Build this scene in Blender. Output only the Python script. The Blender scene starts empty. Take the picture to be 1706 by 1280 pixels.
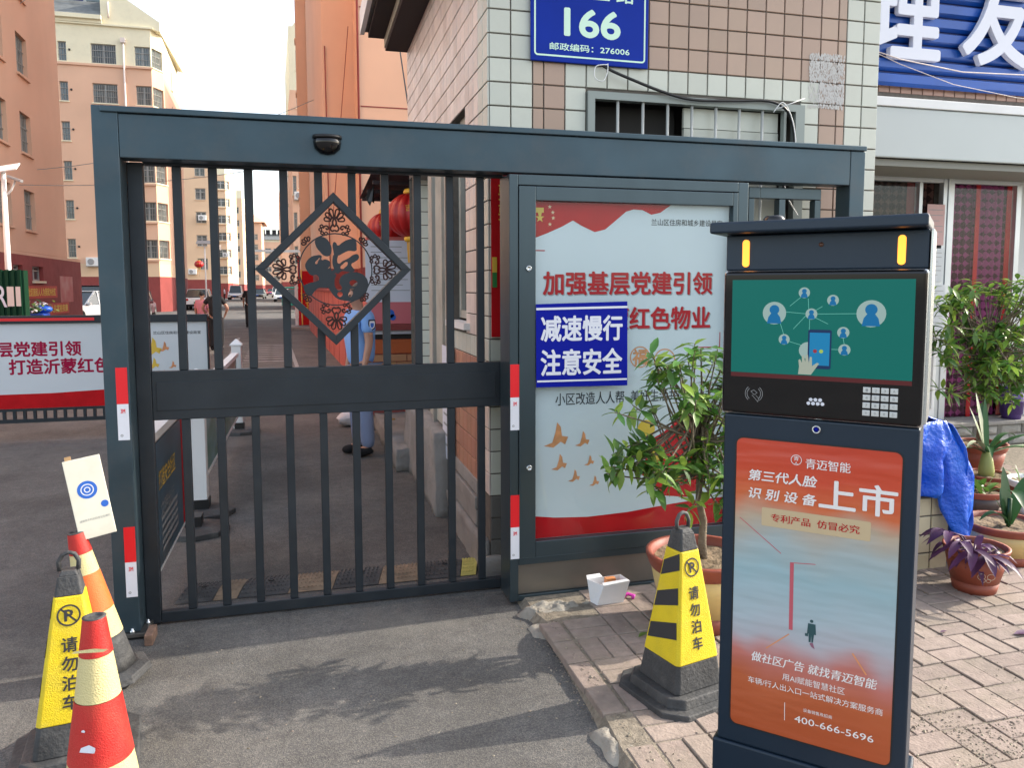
import bpy, bmesh, math, random
from mathutils import Vector, Matrix
R=math.radians
sc=bpy.context.scene; C=sc.collection
# ------------------------------------------------------------ camera, world, sun, exposure
cd=bpy.data.cameras.new('camera'); cam=bpy.data.objects.new('camera',cd); C.objects.link(cam); sc.camera=cam
right=Vector((0.9659,-0.2588,-0.0017)); down=Vector((-0.0238,-0.0823,-0.9963)); fwd=Vector((0.2577,0.9624,-0.0865))
fwd.normalize(); right=(right-fwd*right.dot(fwd)).normalized(); up=right.cross(fwd)
m=Matrix((right,up,-fwd)).transposed().to_4x4(); m.translation=Vector((0,0,1.6)); cam.matrix_world=m
cd.sensor_width=36; cd.lens=1279/1706*36; cd.shift_y=-50/1706; cd.clip_start=.05; cd.clip_end=3000
SUN_EL=31; SUN_AZ=87.5      # azimuth from +Y towards +X
w=bpy.data.worlds.new('World'); sc.world=w; w.use_nodes=True
nt=w.node_tree; sky=nt.nodes.new('ShaderNodeTexSky'); sky.sky_type='NISHITA'; sky.sun_disc=False
sky.sun_elevation=R(SUN_EL); sky.sun_rotation=R(SUN_AZ); sky.air_density=1.2; sky.dust_density=2.2; sky.ozone_density=1.0
bg=nt.nodes['Background']; bg.inputs[1].default_value=.15; hs_=nt.nodes.new('ShaderNodeHueSaturation'); hs_.inputs['Saturation'].default_value=.55; hs_.inputs['Value'].default_value=1.0; nt.links.new(sky.outputs[0],hs_.inputs['Color']); nt.links.new(hs_.outputs[0],bg.inputs[0])
sl=bpy.data.lights.new('sun','SUN'); sl.energy=2.0; sl.angle=R(.6); sl.color=(1,.9,.76)
so=bpy.data.objects.new('sun',sl); C.objects.link(so)
sd_=Vector((math.sin(R(SUN_AZ))*math.cos(R(SUN_EL)),math.cos(R(SUN_AZ))*math.cos(R(SUN_EL)),math.sin(R(SUN_EL))))
so.rotation_euler=sd_.to_track_quat('Z','Y').to_euler(); so.location=(20,0,20)
vs=sc.view_settings; vs.view_transform='Standard'; vs.look='None'; vs.gamma=1; vs.use_curve_mapping=False; vs.exposure=1.6
sc.cycles.max_bounces=8; sc.cycles.use_denoising=True

# ------------------------------------------------------------ helpers
def mat(name,col,rough=.6,metal=0,var=0,scale=6,bump=0,bscale=80,spec=.5,col2=None,stretch=None,rnd=0,emit=None,dirt=0,dirtcol=(.05,.045,.04),dscale=2.5,coat=0,alpha=1,trans=0):
    mt=bpy.data.materials.new(name); mt.use_nodes=True; n=mt.node_tree.nodes; l=mt.node_tree.links
    b=n['Principled BSDF']; b.inputs['Base Color'].default_value=(*col,1); b.inputs['Roughness'].default_value=rough
    b.inputs['Metallic'].default_value=metal; b.inputs['Specular IOR Level'].default_value=spec
    if coat: b.inputs['Coat Weight'].default_value=coat; b.inputs['Coat Roughness'].default_value=.08
    if trans: b.inputs['Transmission Weight'].default_value=trans
    out=None
    tc=n.new('ShaderNodeNewGeometry'); src=tc.outputs['Position']
    if stretch:
        mp=n.new('ShaderNodeMapping'); mp.inputs['Scale'].default_value=stretch; l.new(src,mp.inputs[0]); src=mp.outputs[0]
    if var or col2:
        nz=n.new('ShaderNodeTexNoise'); nz.inputs['Scale'].default_value=scale; nz.inputs['Detail'].default_value=6; l.new(src,nz.inputs['Vector'])
        mr=n.new('ShaderNodeMapRange'); mr.inputs[1].default_value=.3; mr.inputs[2].default_value=.7; l.new(nz.outputs[0],mr.inputs[0])
        mx=n.new('ShaderNodeMix'); mx.data_type='RGBA'; l.new(mr.outputs[0],mx.inputs[0])
        c2=col2 or tuple(min(1,c*(1+var)) for c in col)
        mx.inputs[6].default_value=(*[c*(1-var) for c in col],1); mx.inputs[7].default_value=(*c2,1)
        out=mx.outputs[2]
    if rnd:
        oi=n.new('ShaderNodeObjectInfo'); gi=n.new('ShaderNodeNewGeometry')
        ad=n.new('ShaderNodeMath'); ad.operation='ADD'; l.new(oi.outputs['Random'],ad.inputs[0]); l.new(gi.outputs['Random Per Island'],ad.inputs[1])
        fr=n.new('ShaderNodeMath'); fr.operation='FRACT'; l.new(ad.outputs[0],fr.inputs[0])
        hs=n.new('ShaderNodeHueSaturation'); m2=n.new('ShaderNodeMapRange'); m2.inputs[3].default_value=1-rnd; m2.inputs[4].default_value=1+rnd
        l.new(fr.outputs[0],m2.inputs[0]); l.new(m2.outputs[0],hs.inputs['Value'])
        m3=n.new('ShaderNodeMapRange'); m3.inputs[3].default_value=.5-rnd*.05; m3.inputs[4].default_value=.5+rnd*.05
        wn=n.new('ShaderNodeTexWhiteNoise'); wn.noise_dimensions='1D'; l.new(fr.outputs[0],wn.inputs['W']); l.new(wn.outputs[0],m3.inputs[0]); l.new(m3.outputs[0],hs.inputs['Hue'])
        if out: l.new(out,hs.inputs['Color'])
        else: hs.inputs['Color'].default_value=(*col,1)
        out=hs.outputs[0]
    if dirt:
        dn=n.new('ShaderNodeTexNoise'); dn.inputs['Scale'].default_value=dscale; dn.inputs['Detail'].default_value=9; dn.inputs['Roughness'].default_value=.7; l.new(tc.outputs['Position'],dn.inputs['Vector'])
        rr_=n.new('ShaderNodeMapRange'); rr_.inputs[1].default_value=.35; rr_.inputs[2].default_value=.75; rr_.inputs[3].default_value=rough; rr_.inputs[4].default_value=min(1,rough+.22); l.new(dn.outputs[0],rr_.inputs[0]); l.new(rr_.outputs[0],b.inputs['Roughness'])
        dr=n.new('ShaderNodeMapRange'); dr.inputs[1].default_value=.48; dr.inputs[2].default_value=.75; dr.inputs[4].default_value=dirt; l.new(dn.outputs[0],dr.inputs[0])
        dm=n.new('ShaderNodeMix'); dm.data_type='RGBA'; l.new(dr.outputs[0],dm.inputs[0]); dm.inputs[7].default_value=(*dirtcol,1)
        if out: l.new(out,dm.inputs[6])
        else: dm.inputs[6].default_value=(*col,1)
        out=dm.outputs[2]
    if out: l.new(out,b.inputs['Base Color'])
    if bump:
        bn=n.new('ShaderNodeTexNoise'); bn.inputs['Scale'].default_value=bscale; bn.inputs['Detail'].default_value=5; l.new(src,bn.inputs['Vector'])
        bp=n.new('ShaderNodeBump'); bp.inputs['Strength'].default_value=bump; bp.inputs['Distance'].default_value=.01; l.new(bn.outputs[0],bp.inputs['Height']); l.new(bp.outputs[0],b.inputs['Normal'])
    if emit: b.inputs['Emission Color'].default_value=(*emit[0],1); b.inputs['Emission Strength'].default_value=emit[1]
    return mt
def thing(name,label,cat,loc=(0,0,0),rz=0,group=None):
    o=bpy.data.objects.new(name,None); C.objects.link(o); o.location=loc; o.rotation_euler=(0,0,rz); o.empty_display_size=.1
    o['label']=label; o['category']=cat
    if group: o['group']=group
    return o
def tag(o,label=None,cat=None,group=None,kind=None):
    if label: o['label']=label
    if cat: o['category']=cat
    if group: o['group']=group
    if kind: o['kind']=kind
    return o
def link(name,me,parent=None,loc=(0,0,0),rz=0,kind=None,label=None):
    o=bpy.data.objects.new(name,me); C.objects.link(o); o.parent=parent; o.location=loc; o.rotation_euler=(0,0,rz)
    if kind: o['kind']=kind
    if label: o['label']=label
    return o
def copy_tree(o,parent=None):
    c=o.copy(); C.objects.link(c); c.parent=parent
    for ch in [x for x in o.children]: copy_tree(ch,c)
    return c
class MB:
    def __init__(s): s.v=[]; s.f=[]; s.m=[]; s.sm=[]
    def add(s,vs_,fs,mi=0,smooth=False):
        o=len(s.v); s.v+= [tuple(v) for v in vs_]; s.f+=[[i+o for i in f] for f in fs]; s.m+=[mi]*len(fs); s.sm+=[smooth]*len(fs); return s
    def box(s,x0,x1,y0,y1,z0,z1,mi=0,M=None):
        v=[Vector((x,y,z)) for z in (z0,z1) for y in (y0,y1) for x in (x0,x1)]
        if M: v=[M@a for a in v]
        return s.add(v,[(0,2,3,1),(4,5,7,6),(0,1,5,4),(2,6,7,3),(0,4,6,2),(1,3,7,5)],mi)
    def bar(s,a,b,w,h=None,mi=0,upv=(0,0,1)):
        h=h or w; a=Vector(a); b=Vector(b); d=(b-a); L=d.length; d.normalize(); u=Vector(upv)
        if abs(d.dot(u))>.99: u=Vector((0,1,0))
        x=d.cross(u).normalized(); y=x.cross(d)
        M=Matrix((x,d,y)).transposed().to_4x4(); M.translation=a
        return s.box(-w/2,w/2,0,L,-h/2,h/2,mi,M)
    def tube(s,pts,r,n=8,mi=0,cap=True,smooth=True):
        pts=[Vector(p) for p in pts]; k=len(pts); rs=r if isinstance(r,(list,tuple)) else [r]*k
        v=[];f=[]; px=None
        for i,p in enumerate(pts):
            d=(pts[min(i+1,k-1)]-pts[max(i-1,0)]).normalized()
            if px is None:
                px=d.cross(Vector((0,0,1)) if abs(d.z)<.9 else Vector((1,0,0))).normalized()
            px=(px-d*px.dot(d)).normalized(); py=d.cross(px)
            for j in range(n):
                a=2*math.pi*j/n; v.append(p+(px*math.cos(a)+py*math.sin(a))*rs[i])
        for i in range(k-1):
            for j in range(n): f.append((i*n+j,i*n+(j+1)%n,(i+1)*n+(j+1)%n,(i+1)*n+j))
        if cap: f.append(tuple(range(n))[::-1]); f.append(tuple(range((k-1)*n,k*n)))
        return s.add(v,f,mi,smooth)
    def lathe(s,prof,n=24,mi=0,c=(0,0,0),sq=0,smooth=True,M=None):
        v=[];f=[]; k=len(prof)
        for r,z in prof:
            for j in range(n):
                a=2*math.pi*(j+.5*(n==4))/n; q=Vector((c[0]+r*math.cos(a),c[1]+r*math.sin(a),c[2]+z)); v.append(M@q if M else q)
        for i in range(k-1):
            for j in range(n): f.append((i*n+j,i*n+(j+1)%n,(i+1)*n+(j+1)%n,(i+1)*n+j))
        if prof[0][0]>1e-4: f.append(tuple(range(n))[::-1])
        if prof[-1][0]>1e-4: f.append(tuple(range((k-1)*n,k*n)))
        return s.add(v,f,mi,smooth)
    def prism(s,pts,y0,y1,mi=0,M=None,flip=False):
        """polygon in x,z extruded in y"""
        k=len(pts); v=[Vector((x,y0,z)) for x,z in pts]+[Vector((x,y1,z)) for x,z in pts]
        if M: v=[M@a for a in v]
        f=[tuple(range(k)),tuple(range(k,2*k))[::-1]]+[(i,i+k,(i+1)%k+k,(i+1)%k) for i in range(k)]
        return s.add(v,f,mi)
    def ball(s,c,r,n=12,mi=0,sc_=(1,1,1)):
        pr=[(max(1e-5,math.sin(math.pi*i/n)),-math.cos(math.pi*i/n)) for i in range(n+1)]
        M=Matrix.Translation(Vector(c))@Matrix.Diagonal((r*sc_[0],r*sc_[1],r*sc_[2],1))
        return s.lathe(pr,n+4,mi,M=M)
    def mesh(s,name,mats,off=(0,0,0)):
        me=bpy.data.meshes.new(name); o=Vector(off)
        me.from_pydata([tuple(Vector(v)-o) for v in s.v],[],s.f); 
        for q in (mats if isinstance(mats,(list,tuple)) else [mats]): me.materials.append(q)
        me.polygons.foreach_set('material_index',s.m); me.polygons.foreach_set('use_smooth',s.sm)
        bm=bmesh.new(); bm.from_mesh(me); bmesh.ops.recalc_face_normals(bm,faces=bm.faces); bm.to_mesh(me); bm.free(); me.update()
        return me
    def build(s,name,mats,parent=None,world=True,bevel=0,kind=None,label=None,seg=2):
        off=Vector((0,0,0)); p=parent
        if world:
            while p: off+=p.location; p=p.parent
        o=link(name,s.mesh(name,mats,off),parent,kind=kind,label=label)
        if bevel:
            b=o.modifiers.new('bevel','BEVEL'); b.width=bevel; b.segments=seg; b.limit_method='ANGLE'; b.angle_limit=R(35)
        return o
def one(name,mats,parent,*boxes,bevel=0,label=None,world=True):
    b=MB()
    for q in boxes: b.box(*q)
    return b.build(name,mats,parent,world,bevel,label=label)
def wall_grid(mb,O,U,V,N,W,H,holes,depth,mi=0,mr=None):
    """flat wall with rectangular holes and reveals. O origin, U,V unit axes, N outward normal"""
    O,U,V,N=map(Vector,(O,U,V,N)); mr=mi if mr is None else mr
    xs=sorted({0,W}|{h[0] for h in holes}|{h[1] for h in holes}); zs=sorted({0,H}|{h[2] for h in holes}|{h[3] for h in holes})
    xs=[x for x in xs if 0<=x<=W]; zs=[z for z in zs if 0<=z<=H]
    for i in range(len(xs)-1):
        for j in range(len(zs)-1):
            cx=(xs[i]+xs[i+1])/2; cz=(zs[j]+zs[j+1])/2
            if any(h[0]<cx<h[1] and h[2]<cz<h[3] for h in holes): continue
            P=lambda x,z:O+U*x+V*z
            mb.add([P(xs[i],zs[j]),P(xs[i+1],zs[j]),P(xs[i+1],zs[j+1]),P(xs[i],zs[j+1])],[(0,1,2,3)],mi)
    for a,b,c,d in holes:
        P=lambda x,z,k:O+U*x+V*z-N*depth*k
        for (p,q) in (((a,c),(b,c)),((b,c),(b,d)),((b,d),(a,d)),((a,d),(a,c))):
            mb.add([P(*p,0),P(*q,0),P(*q,1),P(*p,1)],[(0,1,2,3)],mr)
    return mb
# ---- text: the built-in font draws every character; mesh fitted into a box w x h centred at c, lying in plane (ux,uz)
def text(s,mt,parent,c,w_,h_,ux=(1,0,0),uz=(0,0,1),bold=0,name='lettering',thick=.0008,res=2,world=True,shear=0,vertical=False,keep=False):
    cu=bpy.data.curves.new('t','FONT'); cu.body='\n'.join(s) if vertical else s; cu.resolution_u=res if h_<.06 else 5; cu.fill_mode='FRONT'; cu.shear=shear
    cu.align_x='CENTER' if vertical else 'LEFT'
    if vertical: cu.space_line=.88
    o=bpy.data.objects.new('t',cu); me0=bpy.data.meshes.new_from_object(o)
    vv=[v.co.copy() for v in me0.vertices]; ff=[list(p.vertices) for p in me0.polygons]
    bpy.data.objects.remove(o); bpy.data.curves.remove(cu); bpy.data.meshes.remove(me0)
    if not vv: return None
    x0=min(v.x for v in vv);x1=max(v.x for v in vv);y0=min(v.y for v in vv);y1=max(v.y for v in vv)
    sx=w_/(x1-x0); sy=h_/(y1-y0)
    if keep: sx=sy=min(sx,sy)
    ux=Vector(ux).normalized(); uz=Vector(uz).normalized(); un=ux.cross(uz); c=Vector(c)
    em=min(sx,sy); dl=bold*em*1.0; lay=[(0,0)] if not bold else [(0,0),(dl,0),(-dl,0),(0,dl),(0,-dl),(dl*.7,dl*.7),(-dl*.7,-dl*.7),(dl*.7,-dl*.7),(-dl*.7,dl*.7)]
    if bold and h_<.03: lay=lay[:3]
    P=[];FF=[]; k0=len(vv)
    for li,(du,dv) in enumerate(lay):
        P+=[c+ux*((v.x-(x0+x1)/2)*sx+du)+uz*((v.y-(y0+y1)/2)*sy+dv)+un*(.00006*li) for v in vv]; FF+=[[i+li*k0 for i in f] for f in ff]
    ff=FF
    if thick>.002:
        n=len(P); bm=bmesh.new(); bv=[bm.verts.new(p+un*thick) for p in P]; fs=[]
        for f in ff:
            try: fs.append(bm.faces.new([bv[i] for i in f]))
            except ValueError: pass
        r=bmesh.ops.extrude_face_region(bm,geom=fs)
        for g in r['geom']:
            if isinstance(g,bmesh.types.BMVert): g.co-=un*thick
        bmesh.ops.recalc_face_normals(bm,faces=bm.faces)
        off=Vector((0,0,0)); p=parent
        if world:
            while p: off+=p.location; p=p.parent
        bmesh.ops.translate(bm,verts=bm.verts,vec=-off)
        me=bpy.data.meshes.new(name); bm.to_mesh(me); bm.free(); me.materials.append(mt); return link(name,me,parent)
    b=MB(); b.add([p+un*thick for p in P],ff,0); return b.build(name,mt,parent,world)
def flat(pts,mt,parent,O,ux,uz,t,name='print_shape',world=True):
    """flat printed polygons; pts is list of polygons of (u,v)"""
    ux=Vector(ux);uz=Vector(uz);un=ux.cross(uz);O=Vector(O); b=MB()
    for poly in pts: b.add([O+ux*p[0]+uz*p[1]+un*t for p in poly],[tuple(range(len(poly)))],0)
    return b.build(name,mt,parent,world)
def circ(cx,cz,r,n=20,rz=None,a0=0,a1=360): return [(cx+r*math.cos(R(a0+(a1-a0)*i/n)),cz+(rz or r)*math.sin(R(a0+(a1-a0)*i/n))) for i in range(n+(a1-a0<360))]
def ringpoly(cx,cz,r0,r1,n=24):
    o=[]
    for i in range(n):
        a=2*math.pi*i/n;b=2*math.pi*(i+1)/n; o.append([(cx+r0*math.cos(a),cz+r0*math.sin(a)),(cx+r1*math.cos(a),cz+r1*math.sin(a)),(cx+r1*math.cos(b),cz+r1*math.sin(b)),(cx+r0*math.cos(b),cz+r0*math.sin(b))])
    return o
def stroke(pts,w_):
    o=[]
    for (x0,y0),(x1,y1) in zip(pts,pts[1:]):
        d=Vector((x1-x0,y1-y0)); L=d.length or 1; n=Vector((-d.y,d.x))/L*w_/2; o.append([(x0-n.x,y0-n.y),(x1-n.x,y1-n.y),(x1+n.x,y1+n.y),(x0+n.x,y0+n.y)])
    return o
def star(cx,cz,r,k=.4): return [(cx+(r if i%2==0 else r*k)*math.sin(math.pi*i/5),cz+(r if i%2==0 else r*k)*math.cos(math.pi*i/5)) for i in range(10)]
def cable(name,pts,r,mt,label,sag=0,parent=None,group=None):
    P=[]
    pts=[Vector(p) for p in pts]
    for a,b in zip(pts,pts[1:]):
        for i in range(12):
            t=i/12; P.append(a.lerp(b,t)-Vector((0,0,sag*4*t*(1-t))))
    P.append(pts[-1]); bb=MB(); bb.tube(P,r,5,0)
    o=bb.build(name,mt,parent)
    if not parent: tag(o,label,'cable',group)
    return o
def smooth_pts(pts,n=5,closed=False):
    """catmull-rom through 2D/3D points"""
    P=[Vector(p) for p in pts]; o=[]; k=len(P); rng=range(k if closed else k-1)
    for i in rng:
        g=lambda j:P[j%k] if closed else P[max(0,min(k-1,j))]
        p0,p1,p2,p3=g(i-1),g(i),g(i+1),g(i+2)
        for j in range(n):
            t=j/n; o.append(.5*((2*p1)+(p2-p0)*t+(2*p0-5*p1+4*p2-p3)*t*t+(3*p1-p0-3*p2+p3)*t**3))
    if not closed: o.append(P[-1])
    return o

from mathutils import noise as mnoise
def rough_box(x0,x1,y0,y1,z0,z1,amp=.02,f=6,step=.06):
    bm=bmesh.new(); bmesh.ops.create_cube(bm,size=1)
    for v in bm.verts: v.co=Vector((x0+(v.co.x+.5)*(x1-x0),y0+(v.co.y+.5)*(y1-y0),z0+(v.co.z+.5)*(z1-z0)))
    for ax,(a,c) in enumerate(((x0,x1),(y0,y1),(z0,z1))):
        k=int((c-a)/step)
        for i in range(1,k):
            co=Vector((0,0,0)); co[ax]=a+(c-a)*i/k; no=Vector((0,0,0)); no[ax]=1
            bmesh.ops.bisect_plane(bm,geom=bm.verts[:]+bm.edges[:]+bm.faces[:],plane_co=co,plane_no=no)
    b=MB(); bm.verts.index_update()
    V=[]
    for v in bm.verts:
        n=mnoise.noise_vector(v.co*f)*amp+mnoise.noise_vector(v.co*f*3.1)*amp*.5
        V.append(v.co+n)
    b.add(V,[[q.index for q in f_.verts] for f_ in bm.faces],0,True); bm.free(); return b
# ------------------------------------------------------------ materials
def leafy(mt):
    n=mt.node_tree.nodes; l=mt.node_tree.links; b=n['Principled BSDF']; o=[x for x in n if x.type=='OUTPUT_MATERIAL'][0]
    t=n.new('ShaderNodeBsdfTranslucent'); mx=n.new('ShaderNodeMixShader'); mx.inputs[0].default_value=.28
    lk=b.inputs['Base Color'].links
    if lk: l.new(lk[0].from_socket,t.inputs[0])
    else: t.inputs[0].default_value=b.inputs['Base Color'].default_value
    l.new(b.outputs[0],mx.inputs[1]); l.new(t.outputs[0],mx.inputs[2]); l.new(mx.outputs[0],o.inputs[0])
def asphalt():
    mt=bpy.data.materials.new('asphalt'); mt.use_nodes=True; n=mt.node_tree.nodes; l=mt.node_tree.links; b=n['Principled BSDF']
    tc=n.new('ShaderNodeTexCoord')
    def noise(s,d=8,r=.6):
        x=n.new('ShaderNodeTexNoise'); x.inputs['Scale'].default_value=s; x.inputs['Detail'].default_value=d; x.inputs['Roughness'].default_value=r; l.new(tc.outputs['Object'],x.inputs['Vector']); return x
    v=n.new('ShaderNodeTexVoronoi'); v.inputs['Scale'].default_value=230; l.new(tc.outputs['Object'],v.inputs['Vector'])
    cr=n.new('ShaderNodeValToRGB'); cr.color_ramp.elements[0].color=(.082,.080,.081,1); cr.color_ramp.elements[1].color=(.168,.158,.142,1); e=cr.color_ramp.elements.new(.5); e.color=(.113,.109,.104,1)
    sp=n.new('ShaderNodeSeparateColor'); l.new(v.outputs['Color'],sp.inputs[0]); l.new(sp.outputs[0],cr.inputs[0])
    a=noise(1.3); mr=n.new('ShaderNodeMapRange'); mr.inputs[1].default_value=.35; mr.inputs[2].default_value=.7; mr.inputs[3].default_value=.78; mr.inputs[4].default_value=1.32; l.new(a.outputs[0],mr.inputs[0])
    c=noise(14,6,.7); mr2=n.new('ShaderNodeMapRange'); mr2.inputs[1].default_value=.35; mr2.inputs[2].default_value=.7; mr2.inputs[3].default_value=.85; mr2.inputs[4].default_value=1.15; l.new(c.outputs[0],mr2.inputs[0])
    mu=n.new('ShaderNodeMath'); mu.operation='MULTIPLY'; l.new(mr.outputs[0],mu.inputs[0]); l.new(mr2.outputs[0],mu.inputs[1])
    hs=n.new('ShaderNodeVectorMath'); hs.operation='SCALE'; l.new(cr.outputs[0],hs.inputs[0]); l.new(mu.outputs[0],hs.inputs['Scale'])
    # dusty patches
    d=noise(.8,9,.65); dr=n.new('ShaderNodeMapRange'); dr.inputs[1].default_value=.52; dr.inputs[2].default_value=.72; dr.inputs[4].default_value=.55; l.new(d.outputs[0],dr.inputs[0])
    mx=n.new('ShaderNodeMix'); mx.data_type='RGBA'; l.new(dr.outputs[0],mx.inputs[0]); l.new(hs.outputs[0],mx.inputs[6]); mx.inputs[7].default_value=(.20,.188,.165,1)
    # cracks
    vc=n.new('ShaderNodeTexVoronoi'); vc.feature='DISTANCE_TO_EDGE'; vc.inputs['Scale'].default_value=.75
    wn=noise(3,4); ad=n.new('ShaderNodeMixRGB'); ad.inputs[0].default_value=.12; l.new(tc.outputs['Object'],ad.inputs[1]); l.new(wn.outputs['Color'],ad.inputs[2]); l.new(ad.outputs[0],vc.inputs['Vector'])
    vr=n.new('ShaderNodeMapRange'); vr.inputs[1].default_value=0; vr.inputs[2].default_value=.004; vr.inputs[3].default_value=.22; vr.inputs[4].default_value=0; l.new(vc.outputs[0],vr.inputs[0])
    m2=n.new('ShaderNodeMix'); m2.data_type='RGBA'; l.new(vr.outputs[0],m2.inputs[0]); l.new(mx.outputs[2],m2.inputs[6]); m2.inputs[7].default_value=(.03,.03,.03,1)
    l.new(m2.outputs[2],b.inputs['Base Color']); b.inputs['Roughness'].default_value=.85; b.inputs['Specular IOR Level'].default_value=.3
    bp=n.new('ShaderNodeBump'); bp.inputs['Strength'].default_value=.4; bp.inputs['Distance'].default_value=.004; l.new(v.outputs[0],bp.inputs['Height']); l.new(bp.outputs[0],b.inputs['Normal'])
    return mt
M_ASPH=asphalt()
M_GATE=mat('gate paint',(.05,.08,.10),.36,.6,var=.12,scale=3,bump=.05,bscale=300,dirt=.4,dirtcol=(.12,.125,.125),dscale=4)
M_BAR=mat('bar paint',(.016,.022,.029),.42,.2,var=.15,scale=8,dirt=.3,dirtcol=(.05,.05,.048),dscale=6)
M_STEEL=mat('stainless steel',(.24,.225,.205),.27,.8,var=.15,scale=1.2,dirt=.25,dirtcol=(.12,.11,.10),dscale=1.3)
M_STEELB=mat('bright steel',(.6,.62,.62),.25,.9)
M_BLACK=mat('black plastic',(.012,.012,.013),.4)
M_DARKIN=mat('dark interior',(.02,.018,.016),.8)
M_WHITEP=mat('white poster',(.60,.62,.64),.45,var=.05,scale=1.2)
M_RED=mat('poster red',(.48,.006,.010),.6,spec=.15,var=.12,scale=9)
M_REDT=mat('red lettering',(.46,.008,.016),.6,spec=.15)
M_MAG=mat('crimson lettering',(.34,.005,.045),.6,spec=.15)
M_REFR=mat('reflective red tape',(.75,.012,.02),.35)
M_REFW=mat('reflective white tape',(.75,.75,.80),.35,dirt=.15)
M_WHITE=mat('white paint',(.78,.78,.77),.5,dirt=.15,dirtcol=(.4,.38,.35))
M_INK=mat('black ink',(.03,.03,.035),.5)
M_GREY=mat('grey ink',(.30,.30,.30),.5)
M_ORG=mat('orange print',(.62,.25,.10),.5,var=.25,scale=20)
M_GOLD=mat('gold print',(.70,.45,.05),.45)
M_BLUES=mat('blue sign',(.002,.008,.27),.55,spec=.12)
M_BLUES2=mat('address sign blue',(.002,.025,.30),.5,spec=.15,var=.1,scale=4)
M_GREENW=mat('reflective pale green lettering',(.62,.85,.68),.4)
M_WTXT=mat('white lettering',(.68,.69,.76),.5)
M_CONC=mat('rough concrete',(.27,.255,.24),.9,var=.25,scale=5,bump=.8,bscale=35,dirt=.5,dirtcol=(.11,.1,.09))
M_GROUT=mat('grout',(.12,.105,.09),.9,var=.2,scale=20)
M_TILEW=mat('pale green grey glazed tile',(.56,.57,.49),.3,var=.04,scale=6,rnd=.07,dirt=.22,dirtcol=(.3,.29,.25),dscale=6)
M_TILEB=mat('tan brown glazed tile',(.42,.29,.215),.3,var=.05,scale=6,rnd=.07,dirt=.12,dirtcol=(.25,.2,.17),dscale=6)
M_TILEC=mat('cream pink glazed tile',(.66,.56,.50),.3,var=.05,scale=4,rnd=.14,dirt=.2,dirtcol=(.4,.35,.3),dscale=5)
M_TILER=mat('reddish tan tile',(.42,.20,.13),.4,rnd=.1,dirt=.3,dirtcol=(.3,.2,.17),dscale=6)
M_TILEG=mat('grey split brick',(.13,.125,.115),.75,rnd=.12,bump=.6,bscale=40,dirt=.3)
M_BRICK=mat('paving brick',(.27,.215,.185),.9,var=.16,scale=22,rnd=.13,bump=.4,bscale=90,dirt=.85,dirtcol=(.22,.19,.145),dscale=3.5)
M_SAND=mat('joint sand',(.21,.18,.14),.95,var=.3,scale=40,bump=.6,bscale=120)
M_PINK=mat('salmon wall render',(.74,.46,.315),.85,var=.05,scale=.5,dirt=.12,dirtcol=(.60,.42,.34),dscale=.35,bump=.1,bscale=30)
M_PEACH=mat('peach wall render',(.75,.53,.35),.85,var=.05,scale=.4,dirt=.12,dirtcol=(.64,.46,.33),dscale=.3)
M_CREAM=mat('cream wall render',(.80,.74,.54),.85,var=.05,scale=.4,dirt=.1)
M_MAROON=mat('maroon wall paint',(.27,.055,.05),.8,var=.1,scale=.7,dirt=.2)
M_ROOFT=mat('grey roof tile',(.14,.15,.15),.8,var=.2,scale=3)
M_GLASS=mat('window glass',(.09,.12,.13),.08,spec=.9,var=.5,scale=1.5)
M_GLASSD=mat('dark window glass',(.03,.035,.04),.1,spec=.8)
M_WFRAME=mat('window frame',(.42,.43,.42),.5)
M_GRILLE=mat('grille bars',(.34,.33,.30),.5,.3)
M_PIPE=mat('white drain pipe',(.72,.62,.56),.5)
M_ALU=mat('aluminium frame',(.55,.58,.60),.35,.5,var=.08,scale=3)
M_RUBBER=mat('black rubber',(.045,.046,.048),.6,var=.3,scale=9,bump=.4,bscale=70,dirt=.55,dirtcol=(.17,.165,.155),dscale=7)
M_RUBY=mat('worn yellow rubber',(.38,.32,.14),.6,var=.3,scale=20,dirt=.4)
M_YEL=mat('cone yellow',(.72,.54,.01),.5,var=.08,scale=12,bump=.35,bscale=260,dirt=.35,dirtcol=(.5,.4,.1),dscale=9)
M_CRED=mat('cone red tape',(.50,.02,.015),.4,bump=.3,bscale=260,dirt=.3,dirtcol=(.5,.12,.06),dscale=6)
M_CORG=mat('cone orange tape',(.75,.15,.03),.45,bump=.3,bscale=260,dirt=.3,dirtcol=(.6,.2,.05),dscale=5)
M_CCRM=mat('cone cream tape',(.66,.56,.27),.4,bump=.4,bscale=220,dirt=.25,dirtcol=(.5,.42,.2))
M_TERRA=mat('terracotta',(.24,.055,.03),.5,var=.15,scale=8,dirt=.25)
M_POTY=mat('glazed ochre pot',(.58,.42,.17),.4,var=.1,scale=5,dirt=.3,dirtcol=(.35,.15,.07))
M_SOIL=mat('soil',(.20,.145,.09),.95,var=.5,scale=30,bump=1,bscale=50)
M_BARK=mat('bark',(.17,.135,.095),.9,var=.3,scale=30,bump=.8,bscale=60)
M_LEAF=mat('leaf green',(.085,.19,.035),.38,var=.2,scale=14,rnd=.35)
M_LEAFL=mat('young leaf green',(.24,.38,.06),.4,rnd=.25)
M_LEAFD=mat('dark strap leaf',(.03,.10,.03),.4,rnd=.2)
M_PURP=mat('purple leaf',(.085,.03,.085),.45,rnd=.35)
M_SKIN=mat('skin',(.42,.22,.15),.5)
M_HAIR=mat('hair',(.012,.01,.01),.5)
M_SHIRT=mat('light blue shirt',(.20,.38,.74),.8,bump=.2,bscale=12)
M_TROUS=mat('grey blue trousers',(.27,.33,.50),.85,bump=.3,bscale=9)
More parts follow.
